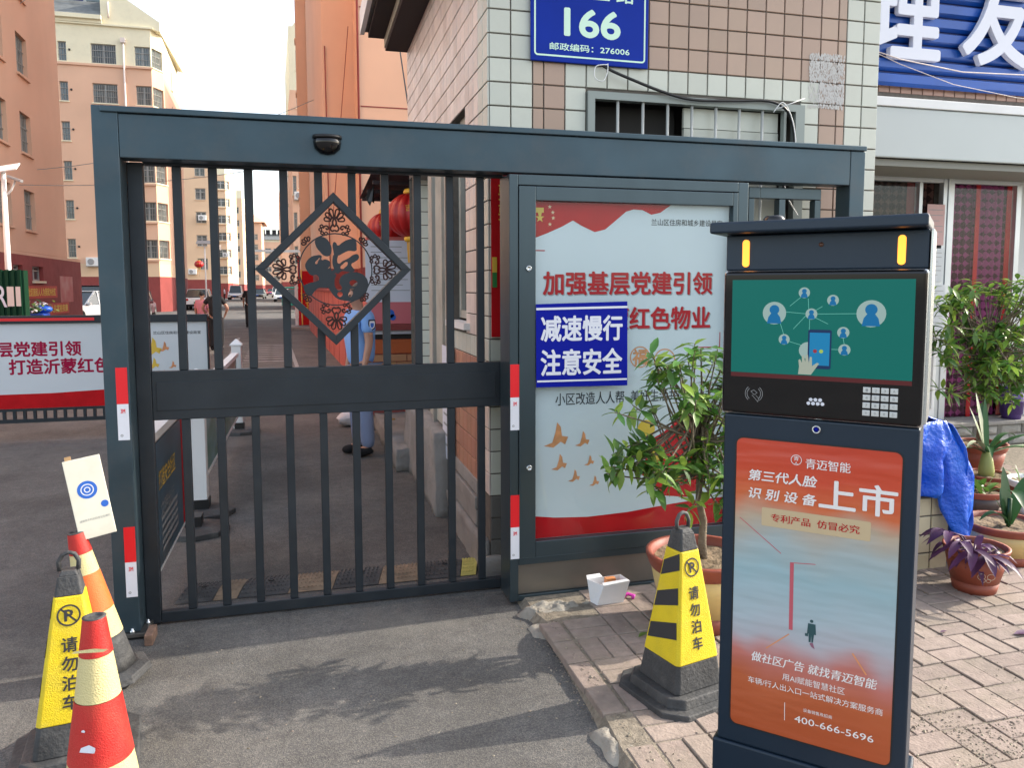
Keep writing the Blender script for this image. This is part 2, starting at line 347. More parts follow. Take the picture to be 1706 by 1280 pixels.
M_CBLACK=mat('black cloth',(.012,.012,.014),.85)
M_CPINK=mat('pink cloth',(.55,.20,.24),.85)
M_KBODY=mat('navy powder coated steel',(.010,.023,.042),.38,.2,var=.08,scale=5,bump=.06,bscale=400)
M_KGLASS=mat('black glass',(.003,.003,.004),.06,spec=.55)
M_TARP=mat('blue tarpaulin',(.006,.07,.55),.3,scale=6,col2=(.015,.13,.64),bump=1.0,bscale=45)
M_AGED=mat('aged cream paint',(.40,.385,.33),.7,var=.15,scale=4,dirt=.5,dirtcol=(.22,.2,.17))
for _m in (M_LEAF,M_LEAFL,M_LEAFD,M_PURP): leafy(_m)

# ------------------------------------------------------------ setting: ground
b=MB(); b.add([(-400,-60,0),(400,-60,0),(400,600,0),(-400,600,0)],[(0,1,2,3)]); o=b.build('road',M_ASPH,kind='structure')
M_PLAIN=mat('plain ground',(.1,.095,.085),.95)
b=MB(); b.add([(-3000,-3000,-.05),(3000,-3000,-.05),(3000,3000,-.05),(-3000,3000,-.05)],[(0,1,2,3)]); b.build('ground',M_PLAIN,kind='structure')
pav=MB()
edge=[(1.04,4.0),(1.03,3.45),(1.06,3.3),(1.05,3.0),(1.03,2.6),(1.0,2.3),(1.02,1.9),(.98,1.5),(1.0,.4),(9,.4),(9,6.08),(3.36,6.08),(3.36,4.0)]
pav.add([(x,y,.0365) for x,y in edge]+[(x-.035 if i<9 else x,y,-.005) for i,(x,y) in enumerate(edge)],[tuple(range(13))]+[(i,i+1,i+14,i+13) for i in range(8)])
pavo=pav.build('pavement',M_SAND,kind='structure')
rnd=random.Random(4)
bricks=[]
def brickmesh():
    b=MB(); h=.012
    b.add([(-.0965,-.0465,-.02),(.0965,-.0465,-.02),(.0965,.0465,-.02),(-.0965,.0465,-.02),(-.0965,-.0465,h-.003),(.0965,-.0465,h-.003),(.0965,.0465,h-.003),(-.0965,.0465,h-.003),(-.0935,-.0435,h),(.0935,-.0435,h),(.0935,.0435,h),(-.0935,.0435,h)],
     [(0,1,5,4),(1,2,6,5),(2,3,7,6),(3,0,4,7),(4,5,9,8),(5,6,10,9),(6,7,11,10),(7,4,8,11),(8,9,10,11)])
    return b
for j in range(-2,40):
    y=.5+j*.1*2
    bricks.append((1.06,y+.1,90))
for i in range(0,24):
    for j in range(0,28):
        x=1.12+i*.2; y=.5+j*.2
        if y>6: continue
        if 3.5<y and x<3.3: continue
        if (i+j)%2: bricks+=[(x+.1,y+.05,0),(x+.1,y+.15,0)]
        else: bricks+=[(x+.05,y+.1,90),(x+.15,y+.1,90)]
holes_=[(1.05,3.45,.16),(1.02,2.42,.15),(1.28,3.5,.12)]
bricks=[q for q in bricks if q[1]<5.95 and not (q[0]<1.1 and q[1]>3.35) and not any((q[0]-h[0])**2+(q[1]-h[1])**2<h[2]**2 for h in holes_) and not (q[1]>3.6 and q[0]<3.38)]
def vis(x,y):
    if y<1.15: return False
    c=Vector((x,y,-1.6)); dx=c.dot(right);dz=c.dot(fwd);dy=c.dot(up)
    px=853+1279*dx/dz; py=590-1279*dy/dz
    if not(-20<px<1730 and -20<py<1310): return False
    if 1230<px<1480 and py>700: return False
    return True
bricks.sort(key=lambda q:(0 if vis(q[0],q[1]) else 1,q[0]**2+q[1]**2))
bm_=brickmesh().mesh('brick',M_BRICK)
for k,(x,y,a) in enumerate(bricks[:300]):
    o=link('brick',bm_,pavo,(x,y,.03+rnd.uniform(-.003,.004)),R(a+rnd.uniform(-1.2,1.2))); o.rotation_euler.x=rnd.uniform(-.015,.015)
rest=MB(); pb=brickmesh()
for x,y,a in bricks[300:]:
    Mx=Matrix.Translation((x,y,.03+rnd.uniform(-.003,.003)))@Matrix.Rotation(R(a+rnd.uniform(-1,1)),4,'Z')
    rest.add([Mx@Vector(v) for v in pb.v],pb.f)
rest.build('brick_field',M_BRICK,pavo,kind='stuff')
# mortar lumps at the pavement corner
def lump(name,c,r,seed,mt,h=.05,label=None):
    b=MB(); V=[];F=[]; n=34; k=12
    for i in range(k+1):
        q=i/k
        for j in range(n):
            a=2*math.pi*j/n; d=Vector((math.cos(a),math.sin(a),0)); rr=1+.28*mnoise.noise(d*1.6+Vector((seed*7,0,0)))+.10*mnoise.noise(d*5+Vector((seed*3,0,0)))
            p=Vector((c[0]+r[0]*q*rr*d.x,c[1]+r[1]*q*rr*d.y,0)); z=c[2]+h*max(0,1-q**5)*(.8+.35*mnoise.noise(p*16+Vector((seed,0,0)))+.18*mnoise.noise(p*50))
            V.append((p.x,p.y,z))
    for i in range(k):
        for j in range(n): F.append((i*n+j,i*n+(j+1)%n,(i+1)*n+(j+1)%n,(i+1)*n+j))
    b.add(V,F,0,True); return b.build(name,mt,None)
M_CONCL=mat('light mortar',(.30,.275,.235),.9,var=.2,scale=12,bump=.8,bscale=60,dirt=.3,dirtcol=(.2,.18,.15),dscale=9)
for nm,c,r,s,h in [('mortar_lump',(1.13,3.47,0),(.15,.085),1,.06),('mortar_patch',(1.03,3.3,0),(.06,.09),2,.02),('mortar_slab',(1.04,2.38,0),(.10,.15),5,.04),('mortar_patch',(1.3,3.5,0),(.11,.06),7,.045)]:
    o=lump(nm,c,r,s,M_CONCL,h); o['kind']='structure'
grit=MB(); rg=random.Random(8)
for i in range(4200):
    if i<600: x=rg.gauss(1.03,.04); y=rg.uniform(1.9,3.5)
    elif i<3600: x=rg.gauss(2.15,.25); y=rg.gauss(1.8,.28)
    else: x=rg.uniform(-1,4); y=rg.uniform(1.2,3.6)
    if (x-1.5)**2+(y-1.6)**2<.1: continue
    z=.042 if x>1.05 else .001; s=rg.uniform(.0015,.0048)*(1.6 if rg.random()<.05 else 1)
    a=rg.uniform(0,6.3); M=Matrix.Translation((x,y,z))@Matrix.Rotation(a,4,'Z')@Matrix.Diagonal((s*rg.uniform(.8,1.8),s,s*.7,1))
    grit.add([M@Vector(p) for p in [(1,0,0),(0,1,0),(-1,0,0),(0,-1,0),(0,0,1)]],[(0,1,4),(1,2,4),(2,3,4),(3,0,4)])
M_GRIT=mat('grit',(.26,.22,.17),.95,rnd=.5)
tag(grit.build('grit',M_GRIT),'loose sand and grit scattered over the paving bricks','grit',kind='stuff')

# ------------------------------------------------------------ gatehouse
gh=thing('gatehouse','small gatehouse clad in pale green and tan square tiles with barred window','building',(.95,4.03,0))
# walls (solid core behind the tiles)
core=MB()
WX0,WX1,WY0,WY1,TOP=.955,3.371,4.03,7.25,3.9
wall_grid(core,(WX0,WY0,0),(1,0,0),(0,0,1),(0,-1,0),WX1-WX0,TOP,[(1.53-WX0,2.82-WX0,1.3,2.66)],.2,0)
wall_grid(core,(WX0,WY0,0),(0,1,0),(0,0,1),(-1,0,0),WY1-WY0,TOP,[(.57,1.07,1.38,2.68),(2.0,WY1-WY0,.62,2.6)],.2,0)
wall_grid(core,(WX1,WY0,0),(0,1,0),(0,0,1),(1,0,0),WY1-WY0,TOP,[],.2,0)
core.build('wall',M_GROUT,gh)
inn=MB(); inn.box(1.16,3.2,4.24,7.2,.1,3.85); o=inn.build('interior',M_DARKIN,gh)
# recess back and far pier with tiles facing the camera
rec=MB(); rec.box(1.155,1.30,6.03,7.25,.6,2.6); rec.build('recess_wall',M_WHITE,gh)
pier=thing  # placeholder
pr=MB(); pr.box(1.045,1.30,7.256,7.6,.3,2.9); pr.build('pier',M_GROUT,gh)
def tilemesh(wd,ht,mt,t=.008,name='tile'):
    b=MB(); g=.0036; e=.0024; w2=wd/2-g; h2=ht/2-g
    b.add([(-w2,0,-h2),(w2,0,-h2),(w2,0,h2),(-w2,0,h2),(-w2,-t+e,-h2),(w2,-t+e,-h2),(w2,-t+e,h2),(-w2,-t+e,h2),(-w2+e,-t,-h2+e),(w2-e,-t,-h2+e),(w2-e,-t,h2-e),(-w2+e,-t,h2-e)],
     [(0,1,5,4),(1,2,6,5),(2,3,7,6),(3,0,4,7),(4,5,9,8),(5,6,10,9),(6,7,11,10),(7,4,8,11),(8,9,10,11)])
    return b
_tm={}
def put_tiles(lst,parent,limit):
    """lst of (center, w, h, mat, facing 0 front / 1 left wall)"""
    lst.sort(key=lambda q:-(q[1]*q[2]*(1 if q[4]==0 else .25))/((q[0][0])**2+q[0][1]**2))
    stuff={}
    off=parent.location
    for k,(c,w_,h_,mt,fc) in enumerate(lst):
        key=(round(w_,3),round(h_,3),mt.name)
        if key not in _tm: t=tilemesh(w_,h_,mt); _tm[key]=(t,t.mesh('tile',mt))
        if k<limit:
            o=link('tile',_tm[key][1],parent,Vector(c)-off,0 if fc==0 else R(-90))
            o.rotation_euler.x=rnd.uniform(-.006,.006)
        else:
            M=Matrix.Translation(Vector(c))@Matrix.Rotation(0 if fc==0 else R(-90),4,'Z')
            stuff.setdefault(mt.name,(mt,MB()))[1].add([M@Vector(v) for v in _tm[key][0].v],_tm[key][0].f)
    mats=[];all_=MB()
    for nme,(mt,bb) in stuff.items():
        mats.append(mt); all_.add(bb.v,bb.f,len(mats)-1)
    if mats: all_.build('tile_cladding',mats,parent,kind='stuff')
tiles=[]
P=.1235
cols=[(.955,1.073),(1.073,1.193),(1.193,1.255),(1.255,1.375)]
x=1.375
while x<2.95: cols.append((x,x+.1215)); x+=.1215
cols[-1]=(cols[-1][0],2.96)
cols+=[(2.96,3.078),(3.078,3.137),(3.137,3.255),(3.255,3.371)]
zr=[2.803+P*i for i in range(-22,9)]
for z0 in zr:
    zc=z0+P/2
    if zc<.12 : continue
    for a,c_ in cols:
        xc=(a+c_)/2
        if 1.53<xc<2.82 and z0<2.66: 
            continue
        if z0<1.9 and 1.09<xc<3.0: continue      # behind the notice board, plain grout
        if zc<.5: mt=M_TILEG
        elif zc>2.80: mt=M_TILEB if 1.193<xc<3.137 else M_TILEW
        else: mt=M_TILEB if (1.193<xc<1.375 or 2.96<xc<3.137) else M_TILEW
        tiles.append(((xc,WY0,zc),c_-a,P,mt,0))
# left wall
n=27; rt=random.Random(5)
for k in range(n):
    y0=4.022+k*.1195; yc=y0+.06
    for z0 in zr:
        zc=z0+P/2
        if zc<.25 or zc>3.9: continue
        if 4.6<yc<5.1 and 1.38<zc<2.68: continue
        if yc>6.0 and .6<zc<2.62: continue
        if yc>5.1 and zc<.66: continue
        if zc<.49: continue
        if zc>2.7 and yc>4.3 and (k*3+int(z0*8)*5)%11<2: mt=M_TILEB if False else M_TILEC
        elif k<2 and zc>.5: mt=M_TILEW if zc>1 else M_TILEC
        elif zc<1.18: mt=M_TILER
        elif zc<1.36 and yc<5.2: mt=M_TILEW
        else: mt=M_TILEC
        tiles.append(((WX0,yc,zc),.1195,P,mt,1))
for k in range(2):
    for z0 in zr:
        if .35<z0<2.7: tiles.append(((1.105+k*.12,7.256,z0+P/2),.118,P,M_TILEW,0))
put_tiles(tiles,gh,300)
rough_box(.90,1.3,3.98,4.02,-.03,.12,.012,9,.035).build('base_course',M_CONC,gh); one('base_course',M_CONC,gh,(1.3,3.37,3.985,4.02,0,.1)); rough_box(.91,.953,4.03,5.15,-.03,.2,.012,9,.035).build('base_course',M_CONC,gh)
b=MB(); b.box(.935,.953,4.3,5.2,.2,.30); b.box(.925,.953,4.3,5.2,.305,.38); b.box(.938,.953,4.3,5.2,.39,.475); b.build('plaster_band',M_CONC,gh,bevel=.006)
# front window: steel frame, bars, interior panel
wf=MB(); M_LBAR=mat('light steel bar',(.55,.56,.53),.35,.3)
for q in [(1.50,2.85,4.0,4.05,2.62,2.66),(1.50,1.54,4.0,4.05,1.3,2.62),(2.79,2.85,4.0,4.05,1.3,2.62),(2.715,2.73,4.005,4.04,1.3,2.62)]: wf.box(*q)
fw=wf.build('window',mat('grey green window steel',(.26,.29,.27),.5,.2),gh)
for k in range(8):
    bb=MB(); bb.tube([(1.68+.15*k,4.02,1.3),(1.68+.15*k,4.02,2.63)],.009,8); bb.build('window_bar',M_LBAR,fw)
one('interior_panel',M_TILEW,fw,(2.10,2.71,4.055,4.08,1.3,2.50),(2.10,2.71,4.06,4.08,2.505,2.615))
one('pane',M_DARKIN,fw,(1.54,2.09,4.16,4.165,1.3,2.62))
# side window
sw=MB()
for q in [(1.0,1.06,4.58,4.63,1.4,2.68),(1.0,1.06,5.04,5.1,1.4,2.68),(1.0,1.06,4.62,5.06,1.4,1.45),(1.0,1.06,4.62,5.06,2.63,2.68),(1.01,1.05,4.8,4.84,1.45,2.63)]: sw.box(*q)
sw_=sw.build('window',M_AGED,gh); one('pane',M_GLASSD,sw_,(1.03,1.035,4.63,5.04,1.45,2.63)); one('sill',M_WHITE,sw_,(.91,1.0,4.52,5.14,1.345,1.385))
one('door',M_AGED,gh,(.925,.95,5.35,5.9,.62,2.5)); one('door_frame',M_AGED,gh,(.93,.97,5.92,5.98,.62,2.55),(.93,.97,5.2,5.26,.62,2.55))
one('drain_pipe',M_GRILLE,gh,(.9,.93,5.62,5.67,.6,2.4))
# roof
rf=one('roof',M_CONC,gh,(.57,3.6,3.62,7.27,3.905,4.05)); one('eave_beam',mat('dark soffit',(.035,.025,.025),.8),gh,(.75,.95,3.9,7.22,3.74,3.9),(.60,.745,3.7,7.24,3.85,3.904))
one('fascia',M_WHITE,gh,(.53,.568,3.62,7.27,3.88,4.08)); one('eave_trim',mat('beige trim',(.35,.33,.26),.8),gh,(.742,.75,3.9,7.24,3.77,3.9))
for nm,bx in [('concrete_plinth',(.84,1.15,5.2,6.9,0,.6)),('concrete_ramp',(.72,1.4,6.6,9.4,0,.2))]:
    b=rough_box(*bx); o=b.build(nm,M_CONC,None); tag(o,'rough stained concrete plinth along the gatehouse side wall' if 'plinth' in nm else 'low rough concrete platform beside the guard behind the gatehouse','concrete block')
# whitewash smear on tiles
M_SMEAR=mat('whitewash',(.62,.6,.57),.9)
sm=MB(); rg=random.Random(3)
for i in range(2600):
    x=rg.uniform(2.885,3.125); z=rg.uniform(2.655,2.965)
    if z<2.80 and x<2.95 and rg.random()<.7: continue
    if min(abs((z-2.803)/P-round((z-2.803)/P)),9)*P<.005: continue
    s=rg.uniform(.002,.007); a=rg.uniform(1.1,2.0)
    d=Vector((math.cos(a),0,math.sin(a)))*s*1.8; e=Vector((-math.sin(a),0,math.cos(a)))*s*.6; c=Vector((x,4.0206-rg.random()*.0025,z))
    sm.add([c-d,c-e,c+d,c+e],[(0,1,2,3)])
sm.build('whitewash_smear',M_SMEAR,gh)
# address plate
ad=thing('address_plate','blue street number plate reading 166 with rounded pale border','sign',(1.51,4.0,2.8))
b=MB(); b.box(1.176,1.847,3.998,4.012,2.797,3.26); b.build('plate',M_BLUES2,ad,bevel=.004)
O=(0,3.998,0)
def rrect(x0,x1,z0,z1,r,n=5):
    o=[]
    for cx,cz,a in ((x1-r,z0+r,-90),(x1-r,z1-r,0),(x0+r,z1-r,90),(x0+r,z0+r,180)):
        for i in range(n+1): o.append((cx+r*math.cos(R(a+90*i/n)),cz+r*math.sin(R(a+90*i/n))))
    return o
def frame_poly(x0,x1,z0,z1,r,t):
    a=rrect(x0,x1,z0,z1,r); c=rrect(x0+t,x1-t,z0+t,z1-t,max(r-t,.001)); k=len(a)
    return [[a[i],a[(i+1)%k],c[(i+1)%k],c[i]] for i in range(k)]
flat(frame_poly(1.194,1.829,2.824,3.24,.02,.009),M_GREENW,ad,O,(1,0,0),(0,0,1),.001,'border')
text('166',M_GREENW,ad,(1.521,3.998,3.008),.312,.138,bold=.03)
text('邮政编码：276006',M_GREENW,ad,(1.508,3.998,2.877),.455,.038,bold=.02)
text('业 路',M_GREENW,ad,(1.64,3.998,3.175),.24,.085,bold=.02)
# cable and ties
cb=MB(); pts=smooth_pts([(1.58,3.985,2.79),(1.62,3.97,2.765),(1.71,3.97,2.735),(1.92,3.975,2.675),(2.11,3.98,2.643),(2.37,3.98,2.652),(2.58,3.98,2.665),(2.70,3.98,2.63),(2.76,3.985,2.54),(2.775,3.99,2.40),(2.72,4.0,2.2),(2.74,4.0,1.9)],4)
cb.tube(pts,.0085,6); tag(cb.build('power_cable',M_BLACK),'black cable sagging from the number plate to the barred window','cable')
wb=MB(); wb.tube(smooth_pts([(2.62,3.97,2.60),(2.68,3.97,2.66),(2.74,3.97,2.58),(2.775,3.975,2.45),(2.765,3.975,2.36)],4),.003,5); wb.tube([(2.64,3.965,2.62),(2.82,3.965,2.69)],.0025,5)
wb.tube(smooth_pts([(2.69,3.97,2.3),(2.72,3.97,2.14),(2.80,3.97,2.02)],5),.0035,5)
wb.tube(smooth_pts([(1.6,3.97,2.795),(1.53,3.965,2.78),(1.525,3.965,2.72),(1.57,3.965,2.705),(1.595,3.965,2.75),(1.60,3.97,2.80)],4),.0028,5)
tag(wb.build('cable_tie',M_WHITE),'thin white ties and wires wrapped round the black cable','cable')
# red vertical banner on the corner
rbn=thing('red_banner','narrow vertical red banner with yellow characters on the gatehouse corner','banner',(1.0,3.99,1.34))
b=MB(); b.box(.957,1.12,3.995,4.0,1.335,2.28); b.build('cloth',M_RED,rbn)
text('要',M_GOLD,rbn,(1.03,3.994,2.10),.065,.08,bold=.02); text('要',M_GOLD,rbn,(1.03,3.994,1.995),.065,.08,bold=.02)
b=MB(); b.box(.961,.985,3.985,3.99,1.68,1.76); b.build('sticker',M_GOLD,rbn); b=MB(); b.box(.961,.985,3.985,3.99,1.6,1.68); b.build('sticker',mat('green print',(.02,.2,.04),.5),rbn)
nb_=thing('notice_sheet','white sheet of printed notice leaning on the side wall below the window','paper',(.93,5.2,.5))
b=MB(); b.box(.915,.92,4.98,5.32,.42,1.2); b.build('sheet',M_WTXT,nb_)
for k in range(8):
    flat([[(0,0),(.22,0),(.22,.015),(0,.015)]],M_GREY,nb_,(.915,5.27,1.0-.07*k),(0,-1,0),(0,0,1),.001,'print_line')

# ------------------------------------------------------------ gate frame
gf=thing('gate_portal','dark steel portal frame over the pedestrian gate with wide top beam','gate frame',(-.82,3.72,0))
b=MB(); b.box(-.872,-.767,3.72,3.86,.03,2.386); lp=b.build('post',M_GATE,gf,bevel=.004)
b=MB(); b.box(-.766,2.952,3.721,3.83,2.166,2.355); b.build('top_beam',M_GATE,gf,bevel=.004)
b=MB(); b.box(-.835,3.05,3.708,3.84,2.357,2.384); b.build('beam_cap',M_GATE,gf,bevel=.004)
b=MB(); b.box(2.954,3.05,3.72,3.84,.03,2.355); b.build('post',M_GATE,gf,bevel=.004)
b=MB(); b.box(-.90,-.735,3.70,3.89,.012,.03); bp_=b.build('base_plate',M_STEEL,gf,bevel=.002)
b=MB(); b.box(-.88,-.73,3.71,3.88,0,.012); b.build('mounting_block',M_BLACK,gf)
for x,y in ((-.86,3.71),(-.80,3.712),(-.75,3.80)):
    b=MB(); b.lathe([(.011,0),(.011,.012),(.006,.014),(.006,.022),(0,.023)],8,c=(x,y,.03)); b.build('bolt',M_STEELB,bp_)
b=MB(); b.box(-.735,-.70,3.62,3.74,0,.05); tag(b.build('wedge_brick',mat('dusty brown brick',(.20,.12,.085),.9,var=.3,scale=30,dirt=.5),None,bevel=.004),'broken dusty brown brick lying at the foot of the left gate post','brick')
def tape(parent,xc,y,z,w_=.047,nx=(1,0,0)):
    b=MB(); b.box(xc-w_/2,xc+w_/2,y-.0015,y,z-.163,z); b.build('reflective_tape',M_REFR,parent)
    b=MB(); b.box(xc-w_/2,xc+w_/2,y-.0015,y,z-.326,z-.1635); t=b.build('reflective_tape',M_REFW,parent)
    text('3M',M_REFR,t,(xc,y-.0015,z-.195),.018,.02,bold=.03,name='mark'); flat(ringpoly(xc-.008,z-.305,.003,.006,10),M_GREY,t,(0,y-.0015,0),(1,0,0),(0,0,1),.0006,'mark')
tape(gf,-.799,3.72,1.248); tape(gf,-.796,3.72,.523)
# dome lamp on the beam
b=MB(); M=Matrix.Translation((.113,3.715,2.268))
b.lathe([(.062,.02),(.064,.0),(.058,-.028),(.032,-.05),(.0,-.056)],24,c=(0,0,0),M=M@Matrix.Diagonal((1,.75,1,1)))
dl=thing('dome_camera','black half dome camera mounted on the middle of the gate beam','camera',(.113,3.71,2.27))
b.build('dome',M_KGLASS,dl); b=MB(); b.lathe([(.066,.018),(.066,.032),(.0,.034)],24,M=M@Matrix.Diagonal((1,.75,1,1))); b.build('bracket',M_BLACK,dl)

# gate leaf
gl=thing('gate_leaf','dark barred gate leaf with wide middle rail closing the passage','gate',(-.72,3.86,0))
YL0,YL1=3.84,3.88
def gb(name,*q,mt=M_BAR): 
    b=MB(); b.box(*q); return b.build(name,mt,gl,bevel=.003)
gb('stile',-.765,-.70,YL0,YL1,.012,2.166); gb('stile',.984,1.01,YL0,YL1,.012,2.166)
gb('bottom_rail',-.699,.983,YL0,YL1,.01,.062); gb('top_rail',-.699,.983,YL0,YL1,2.155,2.2)
gb('middle_rail',-.699,.983,YL0,YL1,.985,1.215); gb('rail_panel',-.68,.94,YL0-.004,YL0-.0005,1.03,1.165)
xs=[-.560,-.405,-.248,-.090,.070,.228,.386,.545,.708,.866]
for x in xs:
    hdz=.352-abs(x-.138)
    if hdz>0: gb('bar',x-.019,x+.019,YL0+.005,YL1-.005,1.216,1.688-hdz); gb('bar',x-.019,x+.019,YL0+.005,YL1-.005,1.688+hdz,2.154)
    else: gb('bar',x-.019,x+.019,YL0+.005,YL1-.005,1.216,2.154)
    gb('bar',x-.019,x+.019,YL0+.005,YL1-.005,.063,.984)
# hinge wheel
b=MB(); b.box(-.75,-.71,3.85,3.88,0,.012); b.build('gate_foot',M_BLACK,gl)

# lucky character diamond
dm=thing('lucky_diamond','diamond shaped dark metal ornament with a cut out lucky character on the gate bars','ornament',(.138,3.82,1.688))
DC=Vector((.138,3.83,1.688)); hd=.366; wd=.036
for k in range(4):
    a=R(90*k); bq=R(90*(k+1)); h2=hd-wd*.707
    p=[(hd*math.cos(a),hd*math.sin(a)),(hd*math.cos(bq),hd*math.sin(bq)),(h2*math.cos(bq)*.94,h2*math.sin(bq)*.94),(h2*math.cos(a)*.94,h2*math.sin(a)*.94)]
    b=MB(); b.prism([(DC.x+x,DC.z+z) for x,z in p],3.80,3.878); b.build('frame_bar',M_BAR,dm,bevel=.002)
S_=.000585
def q8(x,y): return (DC.x+(x-633)*S_*1.0, DC.z-(y-655)*S_)
def spline_shape(loops,y,thick,name,mt,parent,smooth=True):
    cu=bpy.data.curves.new('c','CURVE'); cu.dimensions='2D'; cu.fill_mode='BOTH'; cu.extrude=thick/2; cu.resolution_u=4
    for lp_ in loops:
        sp=cu.splines.new('BEZIER' if smooth else 'POLY'); sp.use_cyclic_u=True
        if smooth:
            sp.bezier_points.add(len(lp_)-1)
            for bpnt,p in zip(sp.bezier_points,lp_): bpnt.co=(p[0],p[1],0); bpnt.handle_left_type=bpnt.handle_right_type='AUTO'
        else:
            sp.points.add(len(lp_)-1)
            for pp,p in zip(sp.points,lp_): pp.co=(p[0],p[1],0,1)
    o=bpy.data.objects.new('c',cu); me=bpy.data.meshes.new_from_object(o)
    off=Vector((0,0,0)); pp=parent
    while pp: off+=pp.location; pp=pp.parent
    for v in me.vertices: v.co=Vector((v.co.x,y-v.co.z,v.co.y))-off
    me.update(); bpy.data.objects.remove(o); bpy.data.curves.remove(cu)
    me.materials.clear(); me.materials.append(mt); me.name=name
    return link(name,me,parent)
FU1=[[(485,408),(520,388),(565,398),(600,440),(612,500),(596,540),(560,545),(520,512),(488,465)]]
FU2=[[(398,625),(408,595),(440,558),(485,540),(530,543),(530,575),(560,572),(596,590),(597,625),(580,655),(610,665),(640,650),(652,668),(632,692),(622,720),(605,760),(590,800),(545,806),(500,808),(470,832),(430,874),(408,862),(384,795),(430,765),(488,752),(505,735),(488,700),(450,705),(415,670)],
     [(478,600),(500,575),(515,560),(505,580),(485,612)]]
FU3=[[(624,440),(634,428),(652,440),(660,456),(700,432),(745,408),(795,404),(812,425),(815,470),(812,496),(750,500),(705,520),(665,540),(638,538),(626,500)]]
FU4=[[(632,530),(660,535),(655,575),(665,605),(700,585),(745,562),(800,528),(826,530),(832,560),(800,590),(770,612),(782,640),(796,660),(785,674),(730,672),(690,668),(655,690),(635,665),(618,610),(620,560)],
     [(680,640),(700,612),(735,592),(742,602),(715,640),(696,652)]]
FU5=[[(592,640),(625,700),(640,690),(632,740),(636,800),(660,825),(690,810),(678,785),(668,760),(680,720),(720,690),(780,676),(840,684),(885,716),(905,765),(898,820),(870,870),(820,905),(760,918),(700,912),(655,898),(620,868),(598,835),(580,800)],
     [(752,760),(775,742),(800,744),(817,765),(805,790),(780,796),(765,788)],[(752,822),(775,812),(797,816),(780,834),(758,832)],[(744,850),(760,834),(778,842),(774,866),(756,882),(742,870)],[(654,850),(672,838),(692,850),(690,872),(668,882),(654,870)]]
for i,F in enumerate((FU1,FU2,FU3,FU4,FU5)):
    spline_shape([[q8(*p) for p in lp_] for lp_ in F],3.835+.0006*i,.005,'character_stroke',M_BAR,dm)
b=MB(); rc=.1725
for k in range(48):
    a=2*math.pi*k/48; c=2*math.pi*(k+1)/48
    b.bar((DC.x+.006+rc*math.cos(a),3.836,DC.z+rc*math.sin(a)),(DC.x+.006+rc*math.cos(c),3.836,DC.z+rc*math.sin(c)),.006,.004,0,(0,1,0))
b.build('ring',M_BAR,dm)
M_FIL=mat('bronze brown filigree',(.045,.018,.016),.5,.3)
def motif(T):
    b=MB()
    def line(pts,r=.0024,cl=False):
        r*=1.45
        P=smooth_pts([(p[0],0,p[1]) for p in pts],4,cl); 
        if cl: P.append(P[0])
        b.tube([T@Vector(p) for p in P],r,4,cap=False)
    # fan of petals (local: tip up, base at z=0)
    for a in (-75,-45,-17,17,45,75):
        c,s=math.sin(R(a)),math.cos(R(a)); f=.058 if abs(a)<30 else .05 if abs(a)<60 else .042
        px,pz=-s,c
        b0=(c*.016,.045+s*.016)
        pts=[(b0[0],b0[1]),(b0[0]+c*f*.6+s*.009,b0[1]+s*f*.6-c*.009),(b0[0]+c*f*.8,b0[1]+s*f*.8),(b0[0]+c*f*.6-s*.009,b0[1]+s*f*.6+c*.009)]
        line(pts,cl=True)
    line([(-.009,.04),(0,.022),(.009,.04),(0,.06)],.003,True)
    for sg in (-1,1):
        line([(sg*(.036+.018*math.exp(-.28*t)*math.cos(t*.9)),.012+.018*math.exp(-.28*t)*math.sin(t*.9)) for t in range(0,9)],.003)
        line([(sg*.01,.03),(sg*.02,.012),(sg*.012,0),(0,.004)],.003)
        for (x,z) in ((.060,.022),(.066,.006),(.058,-.01),(.04,-.012)):
            line([(sg*(x-.007),z),(sg*x,z+.007),(sg*(x+.008),z),(sg*x,z-.007)],.0022,True)
    return b
for k in range(4):
    T=Matrix.Translation(DC+Vector((.004,.002,0)))@Matrix.Rotation(R(90*k),4,'Y')@Matrix.Translation((0,0,rc+.012))
    motif(T).build('filigree',M_FIL,dm)
for k in range(4):
    b=MB(); T=Matrix.Translation(DC+Vector((.004,.002,0)))@Matrix.Rotation(R(45+90*k),4,'Y')@Matrix.Translation((0,0,rc+.004))
    for a in (-50,-17,17,50):
        c,s=math.sin(R(a)),math.cos(R(a))
        P=smooth_pts([(c*.008,0,s*.008),(c*.022+s*.007,0,s*.022-c*.007),(c*.031,0,s*.031),(c*.022-s*.007,0,s*.022+c*.007)],4,True); P.append(P[0]); b.tube([T@Vector(p) for p in P],.0034,4,cap=False)
    b.build('filigree',M_FIL,dm)

